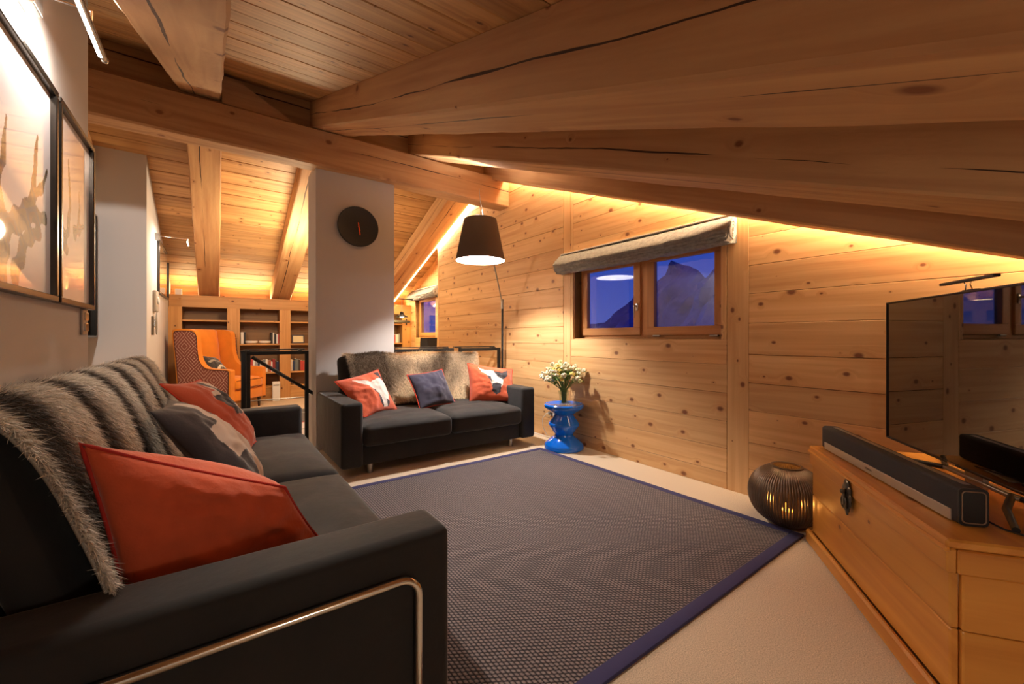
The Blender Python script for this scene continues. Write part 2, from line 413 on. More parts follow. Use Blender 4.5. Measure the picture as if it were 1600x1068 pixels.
ywall('wall_left', -0.66, -0.50, YN, 2.79, M_PLASTER)
ywall('wall_left_recess', -1.26, -1.10, 2.60, 6.00, M_PLASTER)
struct(G().prism([(-1.10, 0), (-0.62, 0), (-0.62, ZF(6.0) + .02), (-1.10, ZF(6.0) + .02)], 'y', 6.0, 6.12).obj('wall_return', M_PLASTER))
ywall('wall_left_far', -0.78, -0.62, 6.12, YE, M_PLASTER)
struct(G().box((-0.88, 2.70, 1.5), (0.44, 0.10, 3.0)).obj('wall_recess_end', M_PLASTER))
struct(G().prism([(-0.9, 0), (XF + .2, 0), (XF + .2, ZN(YN)), (-0.9, ZN(YN))], 'y', YN - 0.1, YN).obj('wall_near', M_PLASTER))
struct(G().prism([(-0.9, 0), (XF + .2, 0), (XF + .2, ZF(YE)), (-0.9, ZF(YE))], 'y', YE, YE + 0.1).obj('wall_far', M_CAB))

# ceiling: two pitched fields of boards under a sheathing
for nm, ya, yb, Z in (('ceiling_near', YN, YR, ZN), ('ceiling_far', YE, YR, ZF)):
    g = G(); g.prism([(ya, Z(ya) + 0.03), (yb, Z(yb) + 0.03), (yb, Z(yb) + 0.12), (ya, Z(ya) + 0.12)], 'x', -1.4, XF + 0.3)
    root = struct(g.obj(nm, M_ROOF))
    d = Vector((0, yb - ya, Z(yb) - Z(ya))); L = d.length; d.normalize(); up = Vector((0, -d.z, d.y)) if d.y > 0 else Vector((0, d.z, -d.y))
    s = 0.0; k = 0
    while s < L - 0.02:
        w = min(random.choice((0.19, 0.205, 0.22)), L - s)
        c = Vector((0, ya, Z(ya))) + d * (s + w / 2) + up * 0.012 + up * random.uniform(-0.002, 0.002)
        plank('ceiling_board', (-1.38, c.y, c.z), (XF + .28, c.y, c.z), w - 0.007, 0.024, M_ROOF, root, up=up, bev=0.004)
        s += w; k += 1

# window wall: backing + planks + uprights
WY0, WY1, WZ0, WZ1 = 1.60, 3.17, 1.11, 1.90     # main window opening
g = G(); xb0, xb1 = XW + 0.022, XW + 0.24
def wallbox(g, y0, y1, z0, z1): g.box(((xb0 + xb1) / 2, (y0 + y1) / 2, (z0 + z1) / 2), (xb1 - xb0, y1 - y0, z1 - z0))
wallbox(g, YN, WY0, 0, 1.15)
g.prism([(YN, 1.15), (WY0, 1.15), (WY0, ZN(WY0)), (YN, ZN(YN))], 'x', xb0, xb1)
wallbox(g, WY0, WY1, 0, WZ0)
g.prism([(WY0, WZ1), (WY1, WZ1), (WY1, ZN(WY1)), (WY0, ZN(WY0))], 'x', xb0, xb1)
g.prism([(WY1, 0), (6.45, 0), (6.45, ZF(6.45)), (YR, ZR), (WY1, ZN(WY1))], 'x', xb0, xb1)
wall_r = struct(g.obj('wall_right', M_WALL))
def wplank(y0, y1, z0, z1, parent, x=XW, mat=None, vert=False):
    dx = random.uniform(-0.0012, 0.0012)
    if vert: return plank('plank', (x + 0.011 + dx, (y0 + y1) / 2, z0), (x + 0.011 + dx, (y0 + y1) / 2, z1), y1 - y0 - 0.003, 0.022, mat or M_WALL, parent, up=(-1, 0, 0), bev=0.0015)
    return plank('plank', (x + 0.011 + dx, y0, (z0 + z1) / 2), (x + 0.011 + dx, y1, (z0 + z1) / 2), z1 - z0 - 0.003, 0.022, mat or M_WALL, parent, up=(-1, 0, 0), bev=0.0015)
def field(y0, y1, zs, parent, x=XW, roof=True):
    for a, b in zip(zs, zs[1:]):
        ya, yb = y0, y1
        if roof:
            ya = max(ya, (a - 1.71) / 0.39); yb = min(yb, (5.37 - a) / 0.377)
        if yb - ya > 0.05: wplank(ya, yb, a, b, parent, x)
field(YN, 1.40, [0, .19, .378, .604, .80, 1.0, 1.22, 1.428, 1.627, 1.83, 2.04, 2.25], wall_r)
wplank(1.40, 1.553, 0, 2.26, wall_r, vert=True)
field(1.555, 3.205, [0, .12, .30, .50, .71, .92, 1.105], wall_r)
wplank(1.555, 1.60, 1.105, 2.3, wall_r, vert=True); wplank(3.17, 3.205, 1.105, 2.9, wall_r, vert=True)
field(1.60, 3.17, [1.90, 2.10, 2.32, 2.52, 2.72, 2.94], wall_r)
wplank(3.207, 3.32, 0, 2.95, wall_r, vert=True)
field(3.322, 6.40, [0, .21, .43, .62, .84, 1.05, 1.24, 1.46, 1.67, 1.90, 2.09, 2.32, 2.55, 2.75, 2.98, 3.2, 3.42, 3.56], wall_r)
wplank(6.402, 6.45, 0, ZF(6.45), wall_r, vert=True)
# set-back far part with the small window
SY0, SY1, SZ0, SZ1 = 7.30, 8.30, 1.12, 1.96
g = G(); xb0, xb1 = XF + 0.022, XF + 0.2
wallbox(g, 6.3, SY0, 0, 2.0); wallbox(g, SY0, SY1, 0, SZ0); wallbox(g, SY1, YE, 0, 1.9)
g.prism([(6.3, 2.0), (SY0, 2.0), (SY0, ZF(SY0)), (6.3, ZF(6.3))], 'x', xb0, xb1)
g.prism([(SY0, SZ1), (SY1, SZ1), (SY1, ZF(SY1)), (SY0, ZF(SY0))], 'x', xb0, xb1)
g.prism([(SY1, 1.9), (YE, 1.9), (YE, ZF(YE)), (SY1, ZF(SY1))], 'x', xb0, xb1)
g.box(((XW + .022 + XF + .2) / 2, 6.42, 1.45), (XF - XW + .178, 0.05, 2.9))
wall_rf = struct(g.obj('wall_right_far', M_WALL))
field(6.46, SY0, [0, .2, .4, .6, .82, 1.02, 1.24, 1.45, 1.66, 1.88, 2.1, 2.3, 2.5, 2.7], wall_rf, XF)
field(SY0, SY1, [0, .2, .4, .6, .82, 1.115], wall_rf, XF); field(SY0, SY1, [1.965, 2.15, 2.35], wall_rf, XF)
field(SY1, YE, [0, .2, .4, .6, .82, 1.02, 1.24, 1.45, 1.66, 1.88, 2.1], wall_rf, XF)


def make_window(name, x, y0, y1, z0, z1, sashes, depth=0.12):
    root = bpy.data.objects.new(name, None); COL.objects.link(root); root.location = (x, (y0 + y1) / 2, z0); root['kind'] = 'structure'
    T = Matrix.Translation(-Vector((x, (y0 + y1) / 2, z0)))
    def P(nm, p0, p1, w, t, mat=M_FRAME, up=(-1, 0, 0), par=root):
        o = plank(nm, p0, p1, w, t, mat, par, up, bev=0.003); o.matrix_basis = T @ o.matrix_basis; return o
    xm = x + 0.022 + depth / 2
    P('reveal_board', (xm, y0 - .0, z0 - 0.01), (xm, y1, z0 - 0.01), depth, 0.02, up=(0, 0, 1)); P('reveal_board', (xm, y0, z1 + .01), (xm, y1, z1 + .01), depth, 0.02, up=(0, 0, 1))
    P('reveal_board', (xm, y0 - .01, z0), (xm, y0 - .01, z1), depth, 0.02, up=(0, 1, 0)); P('reveal_board', (xm, y1 + .01, z0), (xm, y1 + .01, z1), depth, 0.02, up=(0, 1, 0))
    xf = x + depth + 0.03
    P('frame_rail', (xf, y0, z0 + .02), (xf, y1, z0 + .02), .04, .06); P('frame_rail', (xf, y0, z1 - .02), (xf, y1, z1 - .02), .04, .06)
    P('frame_stile', (xf, y0 + .02, z0), (xf, y0 + .02, z1), .04, .06); P('frame_stile', (xf, y1 - .02, z0), (xf, y1 - .02, z1), .04, .06)
    prev = None
    for (a, b) in sashes:
        if prev is not None: P('mullion', (xf, (prev + a) / 2, z0), (xf, (prev + a) / 2, z1), a - prev + .002, .06)
        prev = b
        xs = xf - 0.025; w = 0.075; zb, zt = z0 + 0.03, z1 - 0.03
        sash = bpy.data.objects.new('sash', None); COL.objects.link(sash); sash.parent = root
        P('sash_rail', (xs, a, zb + w / 2), (xs, b, zb + w / 2), w, .045, par=sash); P('sash_rail', (xs, a, zt - w / 2), (xs, b, zt - w / 2), w, .045, par=sash)
        P('sash_stile', (xs, a + w / 2, zb + w), (xs, a + w / 2, zt - w), w, .045, par=sash); P('sash_stile', (xs, b - w / 2, zb + w), (xs, b - w / 2, zt - w), w, .045, par=sash)
        o = G().box((xs + .005, (a + b) / 2, (zb + zt) / 2), (.006, b - a - 2 * w + .01, zt - zb - 2 * w + .01)).obj('pane', M_PANE, sash); o.matrix_basis = T
    return root, T

win, TW = make_window('window_1', XW, WY0, WY1, WZ0, WZ1, [(1.63, 2.325), (2.40, 3.14)])
g = G(); xh = XW + .12 + .005 - .028
g.box((xh, 2.43, 1.40), (.012, .028, .07), .004); g.cyl((xh, 2.43, 1.41), (xh - .045, 2.43, 1.41), .009); g.cyl((xh - .042, 2.43, 1.415), (xh - .042, 2.43, 1.30), .008, .006)
o = g.obj('handle', M_CHROME, win, True); o.matrix_basis = TW
for y, z, ln in ((2.22, 1.135, .07), (1.70, 1.135, .07), (1.98, 1.845, .07)):
    o = G().box((xh - .004, y, z), (.018, ln, .014), .004).obj('hinge', M_STEEL, win); o.matrix_basis = TW
make_window('window_2', XF, SY0, SY1, SZ0, SZ1, [(7.33, 8.27)], depth=0.10)

# outside: dusk mountains seen through the panes
def mountain(name, label, x, y0, y1, base, peaks, c):
    nx = 160; rows = 18; vs = []; fs = []
    for j in range(rows + 1):
        for i in range(nx + 1):
            y = y0 + (y1 - y0) * i / nx
            h = base
            for (py, ph, pw) in peaks: h = max(h, ph - abs(y - py) * pw)
            h *= 1 + 0.12 * noise.noise(Vector((y * 0.11, 3.1, 0))) + 0.06 * noise.noise(Vector((y * .35, 1, 0))) + 0.02 * noise.noise(Vector((y * 1.1, 1, 0)))
            t = j / rows; vs.append((x + 60 * t + 9 * noise.noise(Vector((y * .16, t * 6, 2))), y, -20 + (h + 20) * t + (1.5 * noise.noise(Vector((y * .3, t * 9, 5))) if 0 < j < rows else 0)))
    for j in range(rows):
        for i in range(nx): a = j * (nx + 1) + i; fs.append((a, a + 1, a + nx + 2, a + nx + 1))
    me = bpy.data.meshes.new(name); me.from_pydata(vs, [], fs)
    o = link(name, me, plain(name + '_rock', c, 1.0, var=0.35, vscale=0.12)); prop(o, label, 'mountain'); return o
mountain('mountain', 'blue dusk mountain peak seen through the right window pane', 90, -60, 190, 8, [(58, 46, 0.9), (96, 33, 0.8), (20, 30, 0.7)], (90, 100, 150))

# ------------------------------------------------------------------ timbers
prop(hewn('crossbeam', (-1.09, 4.455, 2.972), (XW, 4.455, 2.972), 0.21, 0.35, M_BEAM, bev=0.015), 'long hewn crossbeam with a lengthwise crack running above the grey pillar', 'beam')
def rafter_near(x0, x1, lbl, off=1.45, y1=4.72, h=0.25):
    c = math.cos(math.atan(0.39)); zc = lambda y: off + 0.39 * y + h / 2 / c
    o = hewn('rafter', ((x0 + x1) / 2, YN + .02, zc(YN + .02)), ((x0 + x1) / 2, y1, zc(y1)), x1 - x0, h, M_BEAM); prop(o, lbl, 'beam', None); return o
rafter_near(-0.26, 0.03, 'hewn rafter with dark chisel marks nearest the framed pictures, ending on the crossbeam', 1.472)
rafter_near(0.765, 1.08, 'largest near rafter, thick pale-bottomed timber slanting overhead from the crossbeam to the top right corner')
rafter_near(1.79, 2.13, 'near rafter with round dark knots along its lower edge, second from the window wall')
rafter_near(2.81, 2.985, 'slim near rafter directly beside the window wall with hidden lighting behind it', 1.405)
def rafter_far(x0, x1, lbl, off=5.09, y0=4.83, y1=8.9, h=0.25):
    c = math.cos(math.atan(0.377)); zc = lambda y: off - 0.377 * y + h / 2 / c
    o = hewn('rafter', ((x0 + x1) / 2, y0, zc(y0)), ((x0 + x1) / 2, y1, zc(y1)), x1 - x0, h, M_BEAM); prop(o, lbl, 'beam', None); return o
rafter_far(-1.095, -1.03, 'short end of a far rafter dying into the grey wall beside the second picture', y1=5.99)
rafter_far(-0.245, 0.045, 'far rafter sloping down to the bookcase above the orange armchair')
rafter_far(0.81, 1.13, 'far rafter with a long black crack, just left of the grey pillar')
rafter_far(2.68, 3.03, 'far rafter with a bright light strip along its edge, right of the grey pillar')

g = G(); g.prism([(-.9, 3.15), (XW, 3.15), (XW, ZN(4.57) + .01), (-.9, ZN(4.57) + .01)], 'y', 4.555, 4.575); struct(g.obj('trim_1', M_BEAM))
g = G(); g.prism([(.04, 3.40), (.16, 3.40), (.60, 3.16), (.04, 3.16)], 'y', 4.40, 4.55); prop(g.obj('brace_block', M_BEAM), 'wedge-shaped timber block lying on the crossbeam between the two nearest rafters', 'timber block')
# LED strips: real glowing strips with the light they give
def led(name, lbl, a, b, w, power, normal, col=WARM):
    M, L = orient(a, b, normal); g = G(); g.box((0, 0, -.004), (L, w, .006)); o = g.obj('light_strip', M_LED, None, False, M); prop(o, lbl, 'light strip')
    nn = Vector(normal).normalized()
    strip(name, Vector(a) + nn * .008, Vector(b) + nn * .008, w, power, col, normal)
zz = lambda y, o: o + 0.39 * y
led('led_near', 'warm light strip hidden between the slim rafter and the window wall', (3.025, -1.1, zz(-1.1, 1.53)), (3.025, 4.30, zz(4.30, 1.53)), .03, 30, (0.25, .39, -1), (1.0, .74, .46))
led('led_far', 'glaring white light strip along the far rafter right of the pillar', (3.045, 5.0, 5.085 - .377 * 5.0), (3.045, 8.75, 5.085 - .377 * 8.75), .03, 30, (0.35, -.2, -1), (1.0, .76, .46))
led('led_cabinet', 'warm light strip on top of the built-in bookcase washing the boards', (-0.55, 8.74, 1.818), (3.35, 8.74, 1.818), .03, 36, (0, -0.35, 1), (1.0, .72, .36))

# ------------------------------------------------------------------ pillar and clock
struct(G().box(((.80 + 1.593) / 2, 4.66, 1.42), (.793, .42, 2.84), .004, 1).obj('pillar', M_PLASTER))
t = thing('wall_clock', 'round charcoal wall clock with orange hands on the grey pillar', 'clock', (1.20, 4.445, 2.27))
g = G(); g.lathe([(0, 0), (.19, 0), (.205, .012), (.208, .03), (.200, .04), (.192, .034), (.06, .030), (0, .030)], n=64)
R = Matrix.Rotation(PI / 2, 4, 'X')
g.obj('clock_face', plain('clock_black', (40, 38, 38), 0.55, bump=(30, .15, .003)), t, True, R)
oh = plain('orange_enamel', (236, 92, 40), .5)
G().box((.0, -.043, -.0), (.013, .006, .05), .002).obj('hour_hand', oh, t, False, Matrix.Rotation(-.25, 4, 'Y') @ Matrix.Translation((0, 0, -.02)))
G().box((.0, -.047, -.0), (.011, .005, .13), .002).obj('minute_hand', oh, t, False, Matrix.Rotation(-.14, 4, 'Y') @ Matrix.Translation((0, 0, -.025)))

# ------------------------------------------------------------------ built-in bookcase at the far eave
CY = 8.5
t = thing('bookcase', 'built-in pine bookcase with open niches under the far eave', 'bookcase', (1.4, CY, 0))
TB = Matrix.Translation((-1.4, -CY, 0))
def cb(nm, c, d, mat=M_CAB, par=t, M=TB, axis='x'):
    if axis == 'x': a = (c[0] - d[0] / 2, c[1], c[2]); b = (c[0] + d[0] / 2, c[1], c[2]); o = plank(nm, a, b, d[1], d[2], mat, par)
    elif axis == 'z': a = (c[0], c[1], c[2] - d[2] / 2); b = (c[0], c[1], c[2] + d[2] / 2); o = plank(nm, a, b, d[0], d[1], mat, par, up=(0, -1, 0))
    o.matrix_basis = M @ o.matrix_basis; return o
cols = [(-.45, .15), (.33, .93), (1.105, 1.70), (1.88, 2.48), (2.66, 3.22)]
CTOP, CT = 1.81, 1.615
cb('top_panel', (1.40, CY + .2, CTOP - .011), (4.03, .41, .022))
cb('frieze', (1.40, CY + .011, (CTOP - .022 + CT) / 2), (4.03, .022, CTOP - .022 - CT))
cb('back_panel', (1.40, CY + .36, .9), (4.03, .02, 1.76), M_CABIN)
edges = [-.62] + [v for c in cols for v in c] + [3.42]
for a, b in zip(edges[0::2], edges[1::2]):
    cb('stile', ((a + b) / 2, CY + .011, CT / 2), (b - a, .022, CT), axis='z')
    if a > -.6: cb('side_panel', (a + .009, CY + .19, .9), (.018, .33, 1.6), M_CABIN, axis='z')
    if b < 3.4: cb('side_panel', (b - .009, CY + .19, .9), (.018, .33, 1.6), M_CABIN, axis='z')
for (a, b) in cols:
    for z in (1.412, 1.008, .50): cb('shelf', ((a + b) / 2, CY + .175, z - .012), (b - a, .33, .024))
    cb('drawer_front', ((a + b) / 2, CY + .008, .12), (b - a - .006, .018, .20)); cb('plinth_board', ((a + b) / 2, CY + .03, .01), (b - a, .02, .02))
    cb('shelf', ((a + b) / 2, CY + .175, .235), (b - a, .33, .024))

bk = [plain('book_cover_%d' % i, c, .6) for i, c in enumerate([(150, 44, 40), (225, 215, 200), (46, 60, 92), (232, 226, 214), (40, 38, 40), (176, 120, 70), (110, 120, 120), (196, 70, 60), (236, 236, 232), (70, 52, 44), (160, 160, 165)])]
paper = plain('book_pages', (236, 226, 204), .8)
BKN = ['dark red', 'off-white', 'navy', 'cream', 'black', 'tan', 'grey-green', 'coral red', 'white', 'brown', 'light grey']
ORD = ['first', 'second', 'third', 'fourth', 'fifth', 'sixth', 'seventh', 'eighth', 'ninth', 'tenth', 'eleventh', 'twelfth', 'thirteenth', 'fourteenth', 'fifteenth', 'sixteenth', 'seventeenth', 'eighteenth', 'nineteenth', 'twentieth', 'twenty-first', 'twenty-second', 'twenty-third', 'twenty-fourth', 'twenty-fifth', 'twenty-sixth']
def book(x, y, z, w, h, d, grp, lbl, i, k=0):
    m = bk[i % len(bk)]; b = thing('book', '%s book, %s from the left %s' % (BKN[i % len(bk)], ORD[k], lbl), 'book', (x, y, z), 0, grp)
    g = G(); g.box((0, d / 2, h / 2), (w, d, h), .001, 1); g.obj('cover', m, b)
    g = G(); g.box((0, d / 2 + .002, h / 2 + .0015), (w * .7, d - .004, h), 0); g.obj('pages', paper, b)
def book_row(x0, x1, z, grp, lbl, y=CY + .10, hmin=.17, hmax=.24):
    x = x0; i = random.randrange(9); k = 0
    while x < x1:
        w = random.uniform(.018, .045); book(x + w / 2, y + random.uniform(0, .02), z + .001, w - .001, random.uniform(hmin, hmax), random.uniform(.13, .17), grp, lbl, i + random.randrange(5), k); x += w; i += 1; k += 1
book_row(.36, .92, .50, 'books low in the second niche', 'in the low row behind the armchair')
book_row(1.12, 1.68, .50, 'books low in the third niche', 'in the low row behind the stair railing')
book_row(.80, .925, 1.008, 'books on the middle shelf', 'beside the white dishes')
book_row(.345, .40, 1.008, 'pale books by the armchair', 'at the left end of the dish shelf', hmin=.2, hmax=.22)
book_row(2.68, 3.2, 1.008, 'books right of the pillar', 'on the shelf right of the grey pillar', hmin=.14, hmax=.2)
wht = plain('white_ceramic', (238, 232, 224), .35)
for x, l in ((.515, 'left one of two shallow white dishes on the bookcase shelf'), (.735, 'right one of two shallow white dishes on the bookcase shelf')):
    o = G().lathe([(0, 0), (.06, 0), (.105, .02), (.112, .05), (.100, .062), (.05, .058), (0, .056)], n=32).obj('dish', wht, None, True); o.location = (.505 if x < .6 else .705, CY + .09, 1.009); o.scale = (.85, .85, .85); prop(o, l, 'dish')
t = thing('photo_frame', 'dark framed pale picture leaning on the bookcase shelf beside the railing', 'picture frame', (1.245, CY + .09, 1.012))
Mt = Matrix.Rotation(-.22, 4, 'X')
g = G()
for c, d in (((0, 0, .01), (.21, .02, .02)), ((0, 0, .15), (.21, .02, .02)), ((-.095, 0, .08), (.02, .02, .12)), ((.095, 0, .08), (.02, .02, .12))): g.box(c, d, .002, 1)
g.obj('frame', plain('dark_frame', (62, 52, 58), .4), t, False, Mt); G().box((0, .002, .08), (.172, .008, .122)).obj('picture', plain('pale_card', (224, 206, 160), .5), t, False, Mt)
o = G().box((0, 0, .05), (.085, .05, .10), .006).obj('white_box', M_WHITE); o.location = (-.50, CY + .12, CTOP); prop(o, 'small white box standing on top of the bookcase near the left wall', 'box')

# ------------------------------------------------------------------ left wall: two framed antler prints, picture light, switch
def antler_print(W, H, n, seed, shapes):
    """vertex-coloured flat print: pale ground, painterly antlers"""
    nx, nz_ = int(n * W / H), n; vs = []; cols_ = []
    rs = np.random.RandomState(seed)
    X, Z = np.meshgrid(np.linspace(0, 1, nx + 1), np.linspace(0, 1, nz_ + 1))
    img = np.zeros((nz_ + 1, nx + 1, 3)); img[:] = (.78, .76, .80)
    img += (Z[..., None] - .5) * np.array((.02, .02, .05))
    pal = np.array([(.22, .14, .10), (.45, .20, .10), (.20, .20, .32), (.38, .27, .12), (.10, .08, .10), (.42, .34, .20), (.30, .10, .08)])
    for pts, r0, r1 in shapes:
        P = np.array(pts, float)
        for i in range(len(P) - 1):
            a, b = P[i], P[i + 1]; ab = b - a
            ax = np.stack([(X - a[0]) * W / H, Z - a[1]], -1); abv = np.array([ab[0] * W / H, ab[1]])
            tt = np.clip((ax @ abv) / (abv @ abv), 0, 1); dd = np.linalg.norm(ax - tt[..., None] * abv, axis=-1)
            s = (i + tt) / (len(P) - 1); rr = r0 + (r1 - r0) * s
            rr = rr * (1 + .25 * np.sin(X * 37 + Z * 23 + seed))
            k = (dd < rr)
            q = (np.sin(X * 19 + seed) + np.sin(Z * 31 + X * 11) + 2) / 4 * (len(pal) - 1)
            ci = np.clip(q.astype(int), 0, len(pal) - 1); c = pal[ci] * .28 * (0.7 + .9 * np.clip(dd / np.maximum(rr, 1e-4), 0, 1))[..., None]
            img[k] = c[k]
    vs = [(0, (i / nx - .5) * W, j / nz_ * H) for j in range(nz_ + 1) for i in range(nx + 1)]
    fs = [(j * (nx + 1) + i, j * (nx + 1) + i + 1, (j + 1) * (nx + 1) + i + 1, (j + 1) * (nx + 1) + i) for j in range(nz_) for i in range(nx)]
    me = bpy.data.meshes.new('print'); me.from_pydata(vs, [], fs)
    at = me.color_attributes.new('Col', 'FLOAT_COLOR', 'POINT'); c = np.ones((len(vs), 4), 'f'); c[:, :3] = np.clip(img, 0, 1).reshape(-1, 3); at.data.foreach_set('color', c.ravel())
    me.materials.append(M_ART); return me
M_FR = plain('gunmetal_frame', (74, 70, 66), .25, metal=.9)
def picture(lbl, y0, y1, z0, z1, me, x=-.5):
    t = thing('framed_picture', lbl, 'picture', (x, (y0 + y1) / 2, z0)); W = y1 - y0; H = z1 - z0; f = .022
    for nm, c, d in (('frame_rail', (.015, 0, f / 2), (.03, W, f)), ('frame_rail', (.015, 0, H - f / 2), (.03, W, f)), ('frame_stile', (.015, -W / 2 + f / 2, H / 2), (.03, f, H - 2 * f)), ('frame_stile', (.015, W / 2 - f / 2, H / 2), (.03, f, H - 2 * f))):
        G().box(c, d, .003, 1).obj(nm, M_FR, t)
    if me: link('print', me, None, t, Matrix.Translation((.012, 0, f)) @ Matrix.Diagonal((1, (W - 2 * f) / W, (H - 2 * f) / H, 1)))
    G().box((.005, 0, H / 2), (.008, W - .01, H - .01)).obj('backing', M_BLACK, t)
    return t
A1 = [([(.28, -.02), (.30, .22), (.22, .38), (.10, .52), (.02, .72)], .07, .012), ([(.22, .38), (.30, .48), (.34, .66)], .04, .010), ([(.55, .30), (.72, .44), (.74, .60), (.78, .72)], .045, .012), ([(.72, .44), (.86, .50), (.94, .60)], .035, .010), ([(.55, .30), (.66, .34), (.90, .36)], .07, .03), ([(.30, .22), (.55, .30)], .06, .05), ([(.45, .05), (.60, .22), (.80, .28)], .05, .035), ([(.05, .40), (.12, .20)], .05, .02)]
A2 = [([(.10, .36), (.22, .33), (.30, .38), (.36, .52), (.34, .66), (.32, .78)], .045, .010), ([(.50, .40), (.62, .44), (.66, .56), (.64, .66)], .04, .010), ([(.62, .44), (.80, .48)], .045, .01), ([(.12, .30), (.28, .28)], .05, .03)]
picture('large antler print in a dark metal frame, cut off by the left edge', 1.58, 2.205, 1.25, 2.02, antler_print(.625, .77, 180, 3, A1))
picture('antler print in a dark metal frame nearest the corner above the light switch', 2.235, 2.765, 1.25, 2.02, antler_print(.53, .77, 180, 5, A2))
def pic_light(lbl, x, y, z, L, out, power):
    t = thing('picture_light', lbl, 'picture light', (x, y, z))
    G().box((.02, 0, .04), (.04, .08, .08), .004).obj('wall_box', M_STEEL, t)
    G().cyl((.04, 0, .055), (out, 0, .055), .004).cyl((out, 0, .055), (out, 0, 0), .004).obj('arm', M_CHROME, t, True)
    G().cyl((out, -L / 2, 0), (out, L / 2, 0), .009).ball((out, -L / 2, 0), .012).ball((out, L / 2, 0), .012).obj('lamp_holder', M_CHROME, t, True)
    G().box((out - .007, 0, -.006), (.012, L * .85, .008), .002, 1).obj('tube', M_TUBE, t)
    strip('picture_lamp', (x + out - .012, y - L * .42, z - .014), (x + out - .012, y + L * .42, z - .014), .02, power, (1.0, .86, .72), (-.6, 0, -.8))
pic_light('chrome picture light glaring above the framed antler prints', -.5, 1.95, 2.16, .40, .16, 5)
t = thing('light_switch', 'double metal light switch on the grey wall below the antler print', 'switch', (-.5, 2.69, 1.14))
G().box((.005, 0, .05), (.01, .085, .115), .003).obj('plate', M_STEEL, t); G().box((.013, 0, .077), (.008, .05, .035), .002).obj('rocker', M_CHROME, t); G().box((.013, 0, .027), (.008, .05, .035), .002).obj('rocker', M_CHROME, t)
# recess and far left wall
picture('tall dark framed picture hidden in the grey recess, only its edge showing', 5.40, 5.96, 1.12, 2.38, None, -1.10).scale = (3.4, 1, 1)
t = picture('framed reflective picture lit by a picture light above the orange armchair', 6.95, 8.25, 1.70, 2.38, None, -.62)
G().box((.012, 0, .34), (.006, 1.25, .63)).obj('glazed_print', plain('glossy_print', (176, 150, 120), .04, coat=1), t)
pic_light('small chrome picture light on a thin arm at the far end of the left wall', -.62, 6.75, 2.33, .34, .33, 8)
t = thing('intercom', 'grey wall intercom handset with hanging cord on the far left wall', 'intercom', (-.62, 6.62, 1.44))
G().box((.02, 0, .12), (.04, .20, .26), .015, 3).obj('body', plain('grey_plastic', (176, 168, 158), .5), t, True); G().lathe([(0, 0), (.045, 0), (.05, .01), (.03, .014), (0, .014)], n=24).obj('dial', M_WHITE, t, True, Matrix.Translation((.04, .0, .13)) @ Matrix.Rotation(PI / 2, 4, 'Y'))
G().tube([(.03, -.03 + .05 * math.sin(a * .5), .0 - .02 - .26 * math.sin(a / 12 * PI)) if a < 13 else 0 for a in range(13)], .006, 6).obj('cord', plain('grey_cord', (150, 142, 134), .6), t, True)
t = thing('key_holder', 'narrow dark key holder on the far left wall under the intercom', 'key holder', (-.62, 6.42, 1.15)); G().box((.012, 0, .11), (.024, .06, .22), .004).obj('plate', plain('dull_grey', (120, 114, 106), .5), t); G().box((.03, 0, .14), (.02, .03, .08), .004).obj('hook', M_STEEL, t)

# ------------------------------------------------------------------ stair railings
def railing(lbl, x0, x1, y, brace, loc):
    t = thing('stair_railing', lbl, 'railing', (x0, y, 0)); H = .965; s = .035; W = x1 - x0
    for x in (0, W): G().box((x, 0, H / 2), (s, s, H), .002, 1).obj('post', M_BLACK, t)
    G().box((W / 2, 0, H + .006), (W + s, s, s), .002, 1).obj('top_rail', M_BLACK, t)
    G().box((W / 2 - .02, .11, H + .035), (W + .03, .045, .012), .002, 1).obj('handrail', M_BLACK, t); G().box((.0, .055, H + .027), (.03, .11, .008)).box((W - .06, .055, H + .027), (.03, .11, .008)).obj('bracket', M_BLACK, t)
    for z in (.36, .20, .52): G().cyl((0, 0, z), (W, 0, z), .004, n=8).obj('cable', M_STEEL, t)
    if brace: G().cyl((.03, 0, H - .03), (W + .10, .0, .52), .017, n=8).obj('brace', M_BLACK, t)
    return t
railing('black metal stair railing with a diagonal brace in front of the orange armchair', .245, .745, 4.62, True, 0)
t = thing('railing_post', 'separate black post doubling the left end of the braced stair railing', 'railing post', (.215, 4.80, 0)); G().box((0, 0, .49), (.04, .04, .98), .002, 1).obj('post', M_BLACK, t); G().box((0, 0, .985), (.055, .055, .01), .002, 1).obj('cap', M_BLACK, t)
railing('low black stair railing behind the far sofa, just right of the grey pillar', 1.63, 2.36, 4.56, False, 0)
railing('low black stair railing meeting the window wall beside the floor lamp pole', 2.44, 3.01, 4.50, False, 0)

# far floor rug strip by the stairs
t = thing('far_rug', 'pale rug with a red border stripe on the floor beyond the stair railing', 'rug', (1.0, 6.1, 0))
G().box((0, -.6, .004), (2.2, 1.0, .008), .002, 1).obj('field', plain('pale_rug', (206, 200, 204), .95), t); G().box((0, -.08, .004), (2.2, .04, .008)).obj('stripe', plain('rug_red', (170, 60, 50), .95), t); G().box((0, .5, .004), (2.2, 1.1, .008), .002, 1).obj('field', plain('grey_rug', (92, 90, 92), .95), t)

